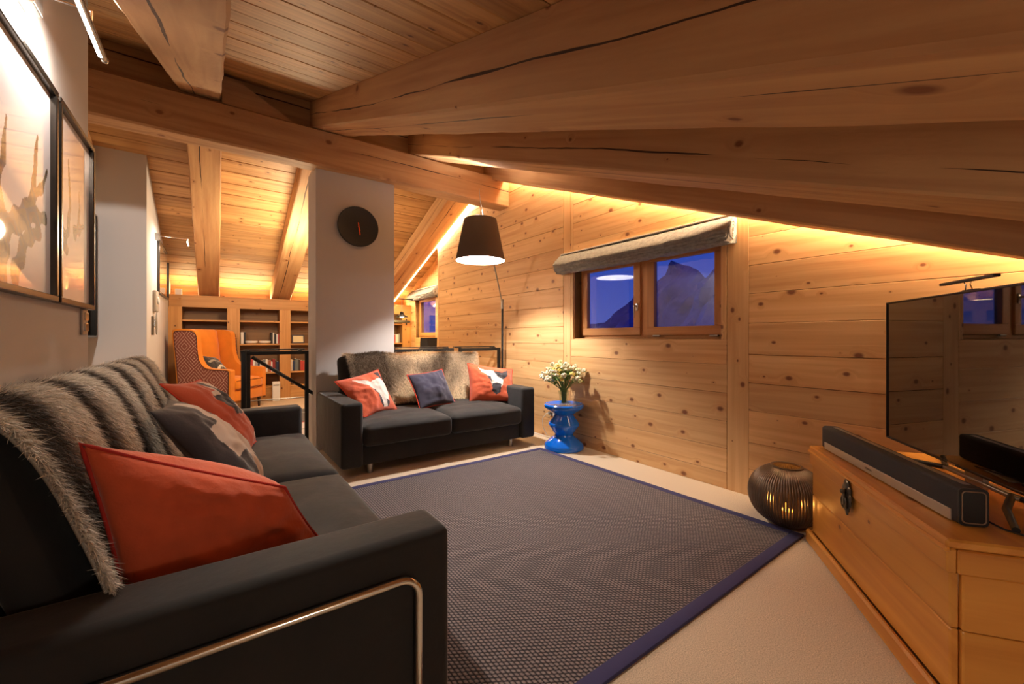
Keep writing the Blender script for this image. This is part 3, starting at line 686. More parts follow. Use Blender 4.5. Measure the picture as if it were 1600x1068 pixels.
# ------------------------------------------------------------------ desk corner right of the pillar
t = thing('desk', 'narrow pine desk under the small far window', 'desk', (3.05, 7.3, 0))
for nm, a, b, w, th, up in (('desk_top', (0, -.75, .90), (0, .95, .90), .62, .03, (0, 0, 1)), ('desk_leg', (-.28, -.70, 0), (-.28, -.70, .885), .05, .05, (0, 1, 0)), ('desk_leg', (.28, -.70, 0), (.28, -.70, .885), .05, .05, (0, 1, 0)), ('desk_leg', (-.28, .9, 0), (-.28, .9, .885), .05, .05, (0, 1, 0)), ('desk_leg', (.28, .9, 0), (.28, .9, .885), .05, .05, (0, 1, 0))):
    plank(nm, a, b, w, th, M_CAB, t, up)
t = thing('laptop', 'open dark laptop standing on the desk behind the stair railing', 'laptop', (3.02, 6.75, .916), -.5)
G().box((0, 0, .008), (.30, .21, .014), .003, 1).obj('keyboard_base', M_BLACKP, t); G().box((0, 0, .10), (.30, .008, .20), .003, 1).obj('screen', M_BLACKP, t, False, Matrix.Translation((0, .105, .012)) @ Matrix.Rotation(-.35, 4, 'X'))
t = thing('wall_lamp', 'dark hanging lamp with glowing shade on a chain, right of the grey pillar', 'lamp', (2.98, 7.9, 1.52))
G().lathe([(.03, .11), (.035, .10), (.04, .055), (.12, .01), (.125, 0), (.115, 0), (.035, .045), (.02, .05)], n=32).obj('lamp_shade', M_BLACK, t, True)
G().ball((0, 0, .015), .04, 12, (1, 1, .5)).obj('bulb', plain('lamp_glow', (255, 240, 190), .5, emit=(255, 225, 160), estr=25), t, True)
for i in range(9):
    z = .12 + i * .026; g = G(); g.tube([(.008 * math.cos(a), 0, .016 * math.sin(a)) for a in [2 * PI * k / 10 for k in range(10)]], .0025, 5, True); g.obj('chain_link', M_STEEL, t, True, Matrix.Translation((0, 0, z)) @ Matrix.Rotation((i % 2) * PI / 2, 4, 'Z'))
G().box((.08, 0, .36), (.30, .02, .02), .003, 1).obj('bracket', M_BLACK, t)
light('desk_lamp_light', 'POINT', (2.98, 7.9, 1.49), 14, (1, .8, .35), shadow_soft_size=.04)
t = thing('wall_shelf', 'dark rounded wall shelf below the hanging lamp beside the pillar', 'shelf', (3.08, 8.30, 1.45)); G().box((0, 0, 0), (.42, .16, .05), .015, 3).obj('board', plain('dark_shelf', (66, 56, 44), .5), t, True); G().cyl((.16, .03, -.07), (.16, .03, .06), .014, n=10).obj('support', M_BLACK, t)
# ------------------------------------------------------------------ soft things
def cushion_mesh(name, size, puff=(0.05, 0.0), rnd=0.35, n=14, wr=0.004, seed=0, mat=None):
    """rounded, crowned cushion; size = full dims, local origin at its base centre"""
    g = G(); bmesh.ops.create_cube(g.bm, size=2.0); bmesh.ops.subdivide_edges(g.bm, edges=g.bm.edges[:], cuts=n, use_grid_fill=True)
    sx, sy, sz = size[0] / 2, size[1] / 2, size[2] / 2; r = min(sx, sy, sz) * rnd * 2
    for v in g.bm.verts:
        p = v.co.copy(); q = Vector((p.x * sx, p.y * sy, p.z * sz))
        c = Vector((max(-sx + r, min(sx - r, q.x)), max(-sy + r, min(sy - r, q.y)), max(-sz + r, min(sz - r, q.z)))); d = q - c
        if d.length > 1e-6:
            m = max(abs(d.x), abs(d.y), abs(d.z)); q = c + d.normalized() * m if m > 0 else q
        cr = (1 - p.x ** 4) * (1 - p.y ** 4)
        q.z += (puff[0] if p.z > 0 else -puff[1]) * cr * abs(p.z)
        w = noise.noise(Vector((q.x * 5 + seed, q.y * 11, q.z * 6))) + .6 * noise.noise(Vector((q.x * 13, q.y * 30 + seed, 2)))
        q.z += w * wr * cr * 2; q.x += w * wr * .4
        v.co = q + Vector((0, 0, sz))
    me = g.mesh(name, 'all'); me.materials.append(mat or M_VELVET); return me


def sofa(lbl, W, loc, rz, tube_side, seed=0):
    t = thing('sofa', lbl, 'sofa', loc, rz); D = .97; A = .17
    G().box((W / 2, D / 2 + .02, .165), (W - .01, D - .06, .17), .012, 3).obj('base', M_VELVET, t, True)
    for s in (0, 1):
        x = A / 2 if s == 0 else W - A / 2
        g = G(); g.box((x, D / 2, .34), (A, D, .52), .028, 4); a = g.obj('armrest', M_VELVET, t, True)
    G().box((W / 2, D - .045, .34), (W - 2 * A, .08, .50), .03, 3).obj('back_frame', M_VELVET, t, True)
    w = (W - 2 * A) / 2
    for k in (0, 1):
        me = cushion_mesh('seat_cushion', (w - .006, .80, .17), (.04, 0), .24, 26, .0055, seed + k * 9); link('seat_cushion', me, None, t, Matrix.Translation((A + w * (k + .5), .385, .235)))
        me = cushion_mesh('back_cushion', (w - .008, .54, .11), (.02, 0), .45, 14, .005, seed + 4 + k * 7)
        M = Matrix.Translation((A + w * (k + .5), .80, .415)) @ Matrix.Rotation(math.radians(72), 4, 'X') @ Matrix.Translation((0, .26, -.02))
        link('back_cushion', me, None, t, M)
    for x in (.25, W - .25):
        for y in (.10, D - .12): G().cyl((x, y, 0), (x, y, .085), .022, n=20).obj('leg', M_STEEL, t, True)
    if tube_side == 0: return t
    xs = -.012 if tube_side < 0 else W + .012
    pts = []
    F, B, T = .10, D - .10, .50; r = .05
    for a in range(7): th = a / 6 * PI / 2; pts.append((xs, F + r - r * math.cos(th), T - r + r * math.sin(th)))
    path = [(xs, F, .01), (xs, F, .2)] + pts
    pts2 = []
    for a in range(7): th = a / 6 * PI / 2; pts2.append((xs, B - r + r * math.sin(th), T - r + r * math.cos(th)))
    path += [(xs, D / 2, T)] + pts2 + [(xs, B, .2), (xs, B, .01)]
    G().tube(path, .011, 10).obj('armrest_tube', M_CHROME, t, 'all')
    return t

SLX, SLY = .53, 1.03
sofa('large charcoal velvet sofa in the left foreground with a chrome tube on its side', 2.60, (SLX, SLY, 0), PI / 2, -1, 1)
sofa('charcoal velvet two-seat sofa in front of the grey pillar, facing the viewer', 1.93, (.79, 3.38, 0), 0, 0, 30)


def strands(name, P, Nn, D, length, width, col, parent, mat=M_FUR):
    """P root points, Nn surface normals, D lay direction; curved hairs as 2-segment blades"""
    n = len(P); r = np.random
    jit = r.normal(0, .28, (n, 3)); L = (length * r.uniform(.6, 1.15, n))[:, None]
    up = Nn + jit * .6; up /= np.linalg.norm(up, axis=1)[:, None]
    lay = D + jit; lay /= np.linalg.norm(lay, axis=1)[:, None]
    mid = P + L * (up * .42 + lay * .25); tip = P + L * (up * .55 + lay * .85)
    side = np.cross(lay, r.normal(0, 1, (n, 3))); side /= np.linalg.norm(side, axis=1)[:, None]; side *= width
    V = np.stack([P - side, P + side, mid - side * .8, mid + side * .8, tip], 1).reshape(-1, 3)
    b = (np.arange(n) * 5)[:, None]
    T = np.concatenate([b + np.array([[0, 1, 3]]), b + np.array([[0, 3, 2]]), b + np.array([[2, 3, 4]])], 1).reshape(-1, 3)
    me = bpy.data.meshes.new(name); me.vertices.add(len(V)); me.vertices.foreach_set('co', V.astype('f').ravel())
    me.loops.add(T.size); me.loops.foreach_set('vertex_index', T.astype('i').ravel())
    me.polygons.add(len(T)); me.polygons.foreach_set('loop_start', np.arange(0, T.size, 3, dtype='i')); me.polygons.foreach_set('loop_total', np.full(len(T), 3, 'i'))
    me.update(calc_edges=True)
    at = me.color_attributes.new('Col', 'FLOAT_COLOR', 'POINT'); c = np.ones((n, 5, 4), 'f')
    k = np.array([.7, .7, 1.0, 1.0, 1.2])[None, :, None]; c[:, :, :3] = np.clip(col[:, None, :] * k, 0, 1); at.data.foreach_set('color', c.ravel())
    o = link(name, me, mat, parent); o['kind'] = 'stuff'; return o


def throw(lbl, S, nu, nv, colf, n_hair, length, loc, layf=None):
    """S(u,v) -> world point; builds a hide (mesh) and its pile (stuff)"""
    t = thing('fur_throw', lbl, 'throw', loc); loc = np.array(loc)
    U, V = np.meshgrid(np.linspace(0, 1, nu + 1), np.linspace(0, 1, nv + 1), indexing='ij')
    P = np.array([[S(u, v) for v in V[0]] for u in U[:, 0]]) - loc
    Pu = np.gradient(P, axis=0); Pv = np.gradient(P, axis=1); Nn = np.cross(Pv, Pu); Nn /= np.linalg.norm(Nn, axis=2)[..., None]
    vs = [tuple(p) for p in P.reshape(-1, 3)] ; q = lambda i, j: i * (nv + 1) + j
    fs = [(q(i, j), q(i, j + 1), q(i + 1, j + 1), q(i + 1, j)) for i in range(nu) for j in range(nv)]
    m = len(vs); vs += [tuple(p) for p in (P - Nn * .005).reshape(-1, 3)]; fs += [tuple(a + m for a in f[::-1]) for f in fs]
    rim = [q(i, 0) for i in range(nu + 1)] + [q(nu, j) for j in range(1, nv + 1)] + [q(i, nv) for i in range(nu - 1, -1, -1)] + [q(0, j) for j in range(nv - 1, 0, -1)]
    for a, b in zip(rim, rim[1:] + rim[:1]): fs.append((a, b, b + m, a + m))
    me = bpy.data.meshes.new('hide'); me.from_pydata(vs, [], fs); me.polygons.foreach_set('use_smooth', [True] * len(me.polygons))
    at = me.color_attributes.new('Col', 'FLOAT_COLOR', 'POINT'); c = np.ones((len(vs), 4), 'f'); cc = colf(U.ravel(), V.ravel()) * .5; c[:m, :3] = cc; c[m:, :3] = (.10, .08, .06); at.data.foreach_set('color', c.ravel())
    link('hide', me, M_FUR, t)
    # hair roots: uniform over area
    a = np.linalg.norm(np.cross(Pu, Pv), axis=2)[:-1, :-1]; a[:2] *= 2.6; a[-2:] *= 1.8; a = a.ravel(); idx = np.random.choice(len(a), n_hair, p=a / a.sum()); I = idx // nv; J = idx % nv
    fu = np.random.rand(n_hair)[:, None]; fv = np.random.rand(n_hair)[:, None]
    bil = lambda A: A[I, J] * (1 - fu) * (1 - fv) + A[I + 1, J] * fu * (1 - fv) + A[I, J + 1] * (1 - fu) * fv + A[I + 1, J + 1] * fu * fv
    Ph = bil(P); Nh = bil(Nn); Nh /= np.linalg.norm(Nh, axis=1)[:, None]; Dh = bil(Pv); Dh /= np.linalg.norm(Dh, axis=1)[:, None]
    Du = bil(Pu); Du /= np.linalg.norm(Du, axis=1)[:, None]; eu = np.clip(1 - (I + fu[:, 0]) / 2.5, 0, 1)[:, None]; ev = np.clip(1 - (nu - I - fu[:, 0]) / 2.5, 0, 1)[:, None]
    Dh = Dh * (1 - .7 * eu - .7 * ev) - Du * eu * 1.1 + Du * ev * 1.1; Nh = Nh * (1 - .5 * eu) - Du * .5 * eu
    uu = (I + fu[:, 0]) / nu; vv = (J + fv[:, 0]) / nv
    col = colf(uu, vv) * np.random.uniform(.75, 1.2, n_hair)[:, None]
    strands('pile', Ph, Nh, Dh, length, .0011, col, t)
    return t


def poly_at(prof, v):
    """smooth point on a polyline by arc length"""
    L = [0]
    for a, b in zip(prof, prof[1:]): L.append(L[-1] + math.dist(a, b))
    s = v * L[-1]
    for i in range(len(prof) - 1):
        if s <= L[i + 1] or i == len(prof) - 2:
            f = (s - L[i]) / max(1e-6, L[i + 1] - L[i]); return tuple(prof[i][k] + (prof[i + 1][k] - prof[i][k]) * f for k in range(2))


def smooth_prof(prof, it=3):
    for _ in range(it):
        q = [prof[0]]
        for a, b in zip(prof, prof[1:]): q += [(a[0] * .75 + b[0] * .25, a[1] * .75 + b[1] * .25), (a[0] * .25 + b[0] * .75, a[1] * .25 + b[1] * .75)]
        prof = q + [prof[-1]]
    return prof

nz1 = np.vectorize(lambda x, y, s: noise.noise(Vector((x, y, s))))
# left throw: profile in (X, z), from behind the back over the top and down the front
PL = smooth_prof([(-.445, .74), (-.452, .90), (-.44, .975), (-.36, .985), (-.29, .88), (-.19, .60), (-.15, .47)])
def SL(u, v):
    y = 1.16 + 2.31 * u; x, z = poly_at(PL, v)
    f = math.sin(y * 2 * PI / .37 + 1.1 * math.sin(v * 2.2) + .6) * .010 * (0.4 + v)
    n_ = noise.noise(Vector((y * 3, v * 3, 4))) * .014
    x += f + n_; z += (.5 * f + n_ * .6) - (.02 if v > .9 else 0)
    return (x, y + .05 * math.sin(v * 3) * (1 - u) - .03 * (1 - u) * v, z)
def CL(u, v):
    y = 1.16 + 2.31 * u
    s = np.sin(y * 2 * PI / .37 + 1.1 * np.sin(v * 2.2) + .6 + .9 * nz1(y * 2.2, v * 3.0, 1.0))
    k = np.clip(.52 + 1.05 * s, 0, 1)[:, None]
    k = k * np.clip(1.1 - .25 * (1 - u), 0, 1)[:, None]
    return np.array((.085, .068, .055)) * (1 - k) + np.array((.96, .90, .80)) * k
throw('striped cream and brown fur throw draped over the back of the foreground sofa', SL, 110, 40, CL, 130000, .032, (-.25, 2.3, .5))
PFr = smooth_prof([(4.365, .62), (4.37, .84), (4.34, .94), (4.25, .955), (4.18, .87), (4.09, .62), (4.04, .46)])
def SF(u, v):
    y, z = poly_at(PFr, v); e = .10 * (v ** 1.5)
    x = 1.00 + .0 * v + (1.58 - .28 * v) * u + .10 * v
    n_ = noise.noise(Vector((x * 4, v * 4, 9))) * .018 + .012 * math.sin(x * 14 + v * 5)
    return (x, y + n_ * 1.0 - .012, z + n_ * .7 - .02 * u * (1 - v))
def CF(u, v):
    n_ = nz1(u * 3.2, v * 2.4, 7.0) + .5 * nz1(u * 9, v * 3, 3.0)
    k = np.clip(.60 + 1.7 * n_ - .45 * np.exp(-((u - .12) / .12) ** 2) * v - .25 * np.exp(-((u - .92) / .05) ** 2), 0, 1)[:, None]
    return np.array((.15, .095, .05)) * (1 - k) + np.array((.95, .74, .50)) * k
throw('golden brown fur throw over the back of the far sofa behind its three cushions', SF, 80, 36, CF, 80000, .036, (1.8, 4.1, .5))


def inpoly(poly, x, y):
    c = np.zeros(x.shape, bool); n = len(poly)
    for i in range(n):
        x1, y1 = poly[i]; x2, y2 = poly[(i + 1) % n]
        if y1 == y2: continue
        k = ((y1 > y) != (y2 > y)) & (x < (x2 - x1) * (y - y1) / (y2 - y1) + x1); c ^= k
    return c


def pillow(lbl, C, bf, bb, front, base, mats, shapes=(), N=40, piping=None, pinch=.07, wr=.006, seed=0, sag=0.0, bvec=(0, 0, 0)):
    """C = TL, TR, BR, BL corners in the world; bulges bf to the front side, bb behind"""
    C = [Vector(c) for c in C]; ctr = sum(C, Vector()) / 4
    t = thing('cushion', lbl, 'cushion', ctr)
    TL, TR, BR, BL = [c - ctr for c in C]; nrm = ((TR - BL).cross(TL - BR)).normalized()
    if nrm.dot(Vector(front)) < 0: nrm = -nrm
    def B(u, v):
        uu = u * (1 - pinch * (1 - v * v)); vv = v * (1 - pinch * (1 - u * u)); a = (uu + 1) / 2; b = (vv + 1) / 2
        return BL * (1 - a) * (1 - b) + BR * a * (1 - b) + TL * (1 - a) * b + TR * a * b
    vs = []; fs = []; uvs = []
    for side, bulge in ((1, bf), (-1, bb)):
        o = len(vs)
        for i in range(N + 1):
            for j in range(N + 1):
                u = 2 * i / N - 1; v = 2 * j / N - 1
                h = max(0, (1 - u * u) * (1 - v * v)) ** .55
                ridges = .7 * noise.noise(Vector((u * 2.2 + seed, v * 2.2, side))) + .35 * noise.noise(Vector((u * 5 + seed, v * 5, side)))
                corner = abs(u * v) ** 3
                hh = h * bulge * (1 + .22 * ridges) + wr * ridges * (1 - corner) * h
                vs.append(B(u, v) + nrm * side * hh + Vector((0, 0, -sag * h)) + (Vector(bvec) * h if side < 0 else Vector())); uvs.append(((u + 1) / 2, (v + 1) / 2, side))
        for i in range(N):
            for j in range(N):
                a = o + i * (N + 1) + j; f = (a, a + N + 1, a + N + 2, a + 1); fs.append(f if side > 0 else f[::-1])
    me = bpy.data.meshes.new('cover'); me.from_pydata([tuple(v) for v in vs], [], fs)
    bm = bmesh.new(); bm.from_mesh(me)
    if shapes:
        lay = bm.verts.layers.float_color.new('Col'); uva = np.array(uvs); jx = uva[:, 0] + .004 * np.sin(uva[:, 1] * 60); jy = uva[:, 1] + .004 * np.sin(uva[:, 0] * 55)
        col = np.tile(np.array(lin(base)), (len(vs), 1))
        for poly, c in shapes: col[inpoly(poly, jx, jy) & (uva[:, 2] > 0)] = lin(c)
        bm.verts.ensure_lookup_table()
        for i, v in enumerate(bm.verts): v[lay] = col[i]
    bmesh.ops.remove_doubles(bm, verts=bm.verts[:], dist=.0004); bmesh.ops.recalc_face_normals(bm, faces=bm.faces[:]); bm.to_mesh(me); bm.free()
    me.polygons.foreach_set('use_smooth', [True] * len(me.polygons)); link('cover', me, M_PRINTC if shapes else mats, t)
    if piping:
        ring = [B(-1 + 2 * k / 20, -1) for k in range(20)] + [B(1, -1 + 2 * k / 20) for k in range(20)] + [B(1 - 2 * k / 20, 1) for k in range(20)] + [B(-1, 1 - 2 * k / 20) for k in range(20)]
        g = G(); g.tube(ring, .005, 6, True); g.obj('piping', piping, t, 'all')
    return t

ORG = (204, 90, 54); CREAM = (224, 210, 196); INK = (42, 40, 48); NAVY = (56, 54, 72)
M_NAVY = plain('navy_wool', NAVY, .95, sheen=.4, bump=(90, .3, .003), var=.08, vscale=14)
M_PIPO = plain('orange_red_piping', (206, 66, 40), .9)
pillow('big plain orange cushion with red seam in the near corner of the foreground sofa',
       [(-.245, 1.30, .885), (.165, 1.39, .675), (.285, 1.45, .45), (-.155, 1.25, .43)], .06, .13, (0, -1, .1), ORG, M_ORANGE, N=44, piping=M_RED, pinch=.045, wr=.016, seed=3, bvec=(.04, 0, .09))
pillow('charcoal cushion with a cream cross, second from the near end of the big sofa',
       [(-.20, 2.00, .85), (-.18, 2.44, .84), (.19, 2.28, .44), (.12, 1.84, .43)], .11, .05, (.7, -.2, .5), (50, 46, 52), None,
       [([(.44, .97), (.60, .97), (.62, .70), (.84, .70), (.84, .97), (.95, .97), (.95, .36), (.72, .36), (.72, .03), (.44, .03), (.44, .36), (.20, .36), (.20, .66), (.44, .66)], CREAM), ([(.66, .62), (.80, .60), (.86, .46), (.74, .50)], INK), ([(.62, .28), (.70, .24), (.68, .14)], INK)], N=150, seed=8)
pillow('orange cushion with a black and white patch, third along the foreground sofa',
       [(-.23, 2.72, .885), (-.08, 3.12, .865), (.21, 3.17, .44), (.15, 2.74, .44)], .10, .05, (.7, -.2, .5), ORG, None,
       [([(.52, .95), (.74, .96), (.95, .74), (.98, .34), (.90, .06), (.68, .05), (.66, .34), (.50, .50), (.34, .56), (.34, .76), (.52, .78)], CREAM),
        ([(.50, .93), (.66, .97), (.70, .80), (.84, .78), (.74, .66), (.80, .50), (.62, .54), (.58, .38), (.36, .42), (.32, .72), (.54, .70), (.60, .82)], INK), ([(.80, .30), (.88, .26), (.86, .12), (.78, .14)], INK)], N=150, piping=M_PIPO, seed=12)
W_ = (230, 222, 214)
pillow('orange cushion with a white cow head at the left end of the far sofa',
       [(.86, 3.93, .725), (1.265, 3.98, .81), (1.40, 3.83, .435), (1.035, 3.64, .43)], .09, .05, (0, -1, .3), ORG, None,
       [([(.25, .89), (.39, .80), (.58, .72), (.85, .77), (.98, .68), (.91, .36), (.7, .06), (.59, .06), (.64, .28), (.58, .49), (.43, .64), (.30, .76)], W_), ([(.80, .94), (.95, .94), (.98, .81), (.95, .68), (.90, .72), (.86, .83)], INK), ([(.51, .53), (.58, .49), (.64, .28), (.59, .06), (.55, .17), (.59, .39)], INK), ([(.74, .22), (.83, .18), (.78, .1), (.7, .06)], INK)], N=90, piping=M_PIPO, seed=21)
pillow('navy cushion with thin red piping in the middle of the far sofa',
       [(1.55, 3.97, .745), (1.945, 3.99, .785), (2.035, 3.86, .435), (1.585, 3.73, .43)], .09, .05, (0, -1, .3), NAVY, M_NAVY, piping=M_PIPO, seed=33)
pillow('orange cushion with black and white cow head, right end of the far sofa',
       [(2.235, 3.96, .84), (2.74, 3.82, .755), (2.62, 3.60, .435), (2.195, 3.84, .435)], .09, .05, (0, -1, .3), ORG, None,
       [([(.20, .91), (.33, .83), (.53, .83), (.63, .64), (.76, .57), (.72, .38), (.63, .22), (.51, .19), (.46, .42), (.38, .66), (.26, .77)], W_), ([(.53, .81), (.74, .80), (.87, .92), (.87, .72), (.76, .57), (.63, .64)], INK), ([(.48, .42), (.60, .45), (.69, .41), (.67, .19), (.57, .12), (.48, .21)], INK), ([(.36, .67), (.46, .62), (.48, .44), (.40, .55)], INK)], N=90, piping=M_PIPO, seed=40)

# ------------------------------------------------------------------ woven rug with navy border
t = thing('woven_rug', 'dark woven rug with a navy binding on the beige carpet', 'rug', (2.689, .931, 0), math.radians(.9))
RW, RL = 2.20, 2.28; bw = .055
G().box((-RW / 2, RL / 2, .006), (RW - .08, RL - .08, .012)).obj('weave', rug_material(), t)
M_BIND = plain('navy_binding', (52, 50, 92), .85, bump=(300, .3, .002))
for nm, a, b in (('binding', (0, 0), (-RW, bw)), ('binding', (0, RL - bw), (-RW, RL)), ('binding', (0, bw), (-bw, RL - bw)), ('binding', (-RW + bw, bw), (-RW, RL - bw))):
    G().box(((a[0] + b[0]) / 2, (a[1] + b[1]) / 2, .0075), (abs(a[0] - b[0]), abs(a[1] - b[1]), .015), .004, 2).obj(nm, M_BIND, t, True)

# ------------------------------------------------------------------ blue zig-zag stool, vase of flowers
t = thing('stool', 'glossy blue zig-zag stool beside the far sofa carrying the flowers', 'stool', (2.855, 3.085, 0))
M_BLUE = plain('blue_lacquer', (4, 108, 226), .12, coat=.6)
G().lathe([(0, .0), (.185, 0), (.198, .012), (.198, .04), (.19, .06), (.095, .135), (.092, .15), (.150, .235), (.155, .250), (.150, .265), (.100, .335), (.100, .350), (.188, .410), (.200, .425), (.200, .445), (.19, .455), (.17, .452), (.15, .440), (0, .438)], n=64).obj('body', M_BLUE, t, True)
VX, VY, VZ = 2.855, 3.085, .439
t = thing('flower_vase', 'clear glass vase of cream and pale green flowers on the blue stool', 'flowers', (VX, VY, VZ))
G().lathe([(0, 0), (.045, 0), (.048, .006), (.044, .05), (.048, .10), (.060, .145), (.057, .146), (.045, .10), (.041, .05), (.043, .012), (0, .010)], n=40).obj('vase', M_VASE, t, True)
M_STEM = plain('flower_stem', (96, 120, 52), .6); M_LEAF = plain('flower_leaf', (92, 128, 58), .6)
M_PET = [plain('petal_cream', (244, 236, 208), .7), plain('petal_green_white', (224, 230, 180), .7), plain('petal_yellow', (238, 214, 120), .7)]
def blossom_mesh(k):
    g = G(); R_ = random.Random(k)
    for i in range(16):
        th = R_.uniform(0, 2 * PI); ph = math.acos(R_.uniform(-.2, 1)); r = .016
        c = Vector((math.sin(ph) * math.cos(th), math.sin(ph) * math.sin(th), math.cos(ph))) * r
        g.ball(c, .0085, 6, (1, 1, .7))
    me = g.mesh('blossom', 'all'); me.materials.append(M_PET[k % 3]); return me
BM_ = [blossom_mesh(k) for k in range(3)]
lg = G(); lg.bm.verts.new((0, 0, 0)); vv = [lg.bm.verts.new(p) for p in ((.010, .006, .004), (.022, .009, .008), (.038, 0, .004), (.022, -.009, .008), (.010, -.006, .004))]
lg.bm.faces.ensure_lookup_table(); lg.bm.verts.ensure_lookup_table(); lg.bm.faces.new([lg.bm.verts[0]] + vv); LEAF = lg.mesh('leaf'); LEAF.materials.append(M_LEAF)
for i in range(80):
    a = random.uniform(0, 2 * PI); rr = .235 * random.random() ** .6; z = .385 + .05 * random.random() - 1.9 * rr * rr - (random.random() ** 2) * .09
    tip = Vector((rr * math.cos(a), rr * math.sin(a), z)); base = Vector((random.uniform(-.02, .02), random.uniform(-.02, .02), .02)); mid = Vector((tip.x * .18, tip.y * .18, .16))
    G().tube([base, mid, (mid + tip) / 2 + Vector((0, 0, .012)), tip], .0018, 5).obj('stem', M_STEM, t)
    o = link('blossom', BM_[0 if random.random() < .6 else random.randrange(3)], None, t); o.location = tip; s = random.uniform(.9, 1.5); o.scale = (s, s, s); o.rotation_euler = (random.uniform(-.5, .5), random.uniform(-.5, .5), a)
    for q in range(3):
        f = random.uniform(.5, 1); o = link('leaf', LEAF, None, t); o.location = mid.lerp(tip, f) ; s = random.uniform(.8, 1.5); o.scale = (s, s, s); o.rotation_euler = (random.uniform(-.6, .6), random.uniform(-.9, .3), random.uniform(0, 6.28))
t = thing('wall_plug', 'grey plug with a white cable in the pine wall behind the blue stool', 'plug', (XW, 3.50, .28))
G().box((-.006, 0, 0), (.012, .08, .08), .004).obj('socket_plate', M_WHITE, t); G().cyl((-.012, 0, 0), (-.05, 0, 0), .02, n=16).obj('plug', plain('grey_plug', (96, 94, 92), .5), t, True)
G().tube([(-.05, 0, 0), (-.09, .01, -.005), (-.12, .03, -.06), (-.10, .05, -.15), (-.07, .02, -.24), (-.07, -.2, -.272), (-.03, .3, -.274)], .0035, 6).obj('cable', M_WHITE, t, True)

# ------------------------------------------------------------------ ribbed candle lantern
t = thing('lantern', 'round dark ribbed lantern with a glowing candle on the floor beside the chest', 'lantern', (2.80, 1.06, 0))
M_RIB = plain('bronze_rib', (112, 94, 80), .28, metal=.55)
prof = []
for k in range(17):
    th = -1.18 + k / 16 * (1.22 + 1.18); prof.append((.205 * math.cos(th) ** .85 if math.cos(th) > 0 else .01, .175 + .178 * math.sin(th)))
prof = [(r, z) for r, z in prof]
g = G(); ring = []
for (r, z) in prof:
    n = Vector((1, 0, 0)); ring.append([g.bm.verts.new((r - .011, -.003, z)), g.bm.verts.new((r, -.0068, z)), g.bm.verts.new((r + .002, 0, z)), g.bm.verts.new((r, .0068, z)), g.bm.verts.new((r - .011, .003, z))])
for A, B in zip(ring, ring[1:]):
    for k in range(5): g.bm.faces.new([A[k], A[(k + 1) % 5], B[(k + 1) % 5], B[k]])
RIB = g.mesh('rib', 'all'); RIB.materials.append(M_RIB)
for k in range(84):
    o = link('rib', RIB, None, t); o.rotation_euler = (0, 0, 2 * PI * k / 84)
rb, zb = prof[0]; rt, zt = prof[-1]
G().lathe([(0, .0), (rb + .012, 0), (rb + .014, zb + .006), (0, zb + .006)], n=48).obj('base_disc', M_RIB, t, True)
G().lathe([(rt - .012, zt - .004), (rt + .004, zt - .003), (rt + .004, zt + .006), (rt - .012, zt + .006)], n=48, close=True).obj('top_ring', M_RIB, t, True)
G().cyl((0, 0, zb), (0, 0, zb + .07), .035, n=24).obj('candle', plain('candle_wax', (238, 210, 150), .5, emit=(255, 130, 30), estr=.8), t, True)
G().ball((0, 0, zb + .095), .010, 10, (1, 1, 2)).obj('flame', plain('flame', (255, 170, 60), .5, emit=(255, 150, 40), estr=8), t, True)
light('candle_light', 'POINT', (2.80, 1.06, .125), 3.5, (1, .42, .08), shadow_soft_size=.02)

# ------------------------------------------------------------------ arc reading lamp
t = thing('floor_lamp', 'tall floor lamp with a big grey-brown fabric shade hanging before the window wall', 'lamp', (2.93, 4.30, 0))
G().lathe([(0, 0), (.16, 0), (.165, .008), (.16, .018), (.02, .022), (0, .022)], n=48).obj('base', M_BLACK, t, True)
G().cyl((0, 0, .02), (0, 0, 1.50), .014, n=16).obj('pole', M_BLACK, t, True)
sh = Vector((2.17, 3.58, 0)) - Vector((2.93, 4.30, 0)); zb_, zt_ = 1.895, 2.31
elb = Vector((-.22, -.10, 2.12)); hd = sh + Vector((.03, .03, 2.45))
G().cyl((0, 0, 1.48), (0, 0, 1.60), .018, n=16).obj('joint', M_STEEL, t, True)
G().cyl((0, 0, 1.55), elb, .008, n=12).obj('lower_arm', M_STEEL, t, True)
G().cyl(elb, hd, .008, n=12).obj('upper_arm', M_STEEL, t, True)
G().tube([hd, sh + Vector((0, 0, 2.50)), sh + Vector((-.02, -.01, 2.62))], .003, 6).tube([hd, sh + Vector((0, 0, zt_ + .03))], .008, 8).obj('spring', M_STEEL, t, True)
G().lathe([(.250, zb_), (.165, zt_), (.162, zt_), (.247, zb_)], c=sh, n=64, close=True).obj('lamp_shade', None, t, True).data.materials.append(plain('shade_fabric', (94, 80, 70), .9, bump=(160, .4, .002)))
G().lathe([(.246, zb_ + .001), (.161, zt_ - .001), (.160, zt_ - .001), (.245, zb_ + .001)], c=sh, n=64, close=True).obj('shade_lining', plain('white_lining', (245, 245, 250), .8), t, True)
G().cyl(sh + Vector((-.163, 0, zt_ - .004)), sh + Vector((.163, 0, zt_ - .004)), .003, n=6).cyl(sh + Vector((0, -.163, zt_ - .004)), sh + Vector((0, .163, zt_ - .004)), .003, n=6).obj('shade_spider', M_STEEL, t, True)
G().tube([sh + Vector((0, 0, zt_ + .05)), sh + Vector((.05, 0, zt_ + .045)), sh + Vector((.10, 0, zt_))], .0025, 6).tube([sh + Vector((0, 0, zt_ + .05)), sh + Vector((-.05, 0, zt_ + .045)), sh + Vector((-.10, 0, zt_))], .0025, 6).obj('shade_wire', M_STEEL, t, True)
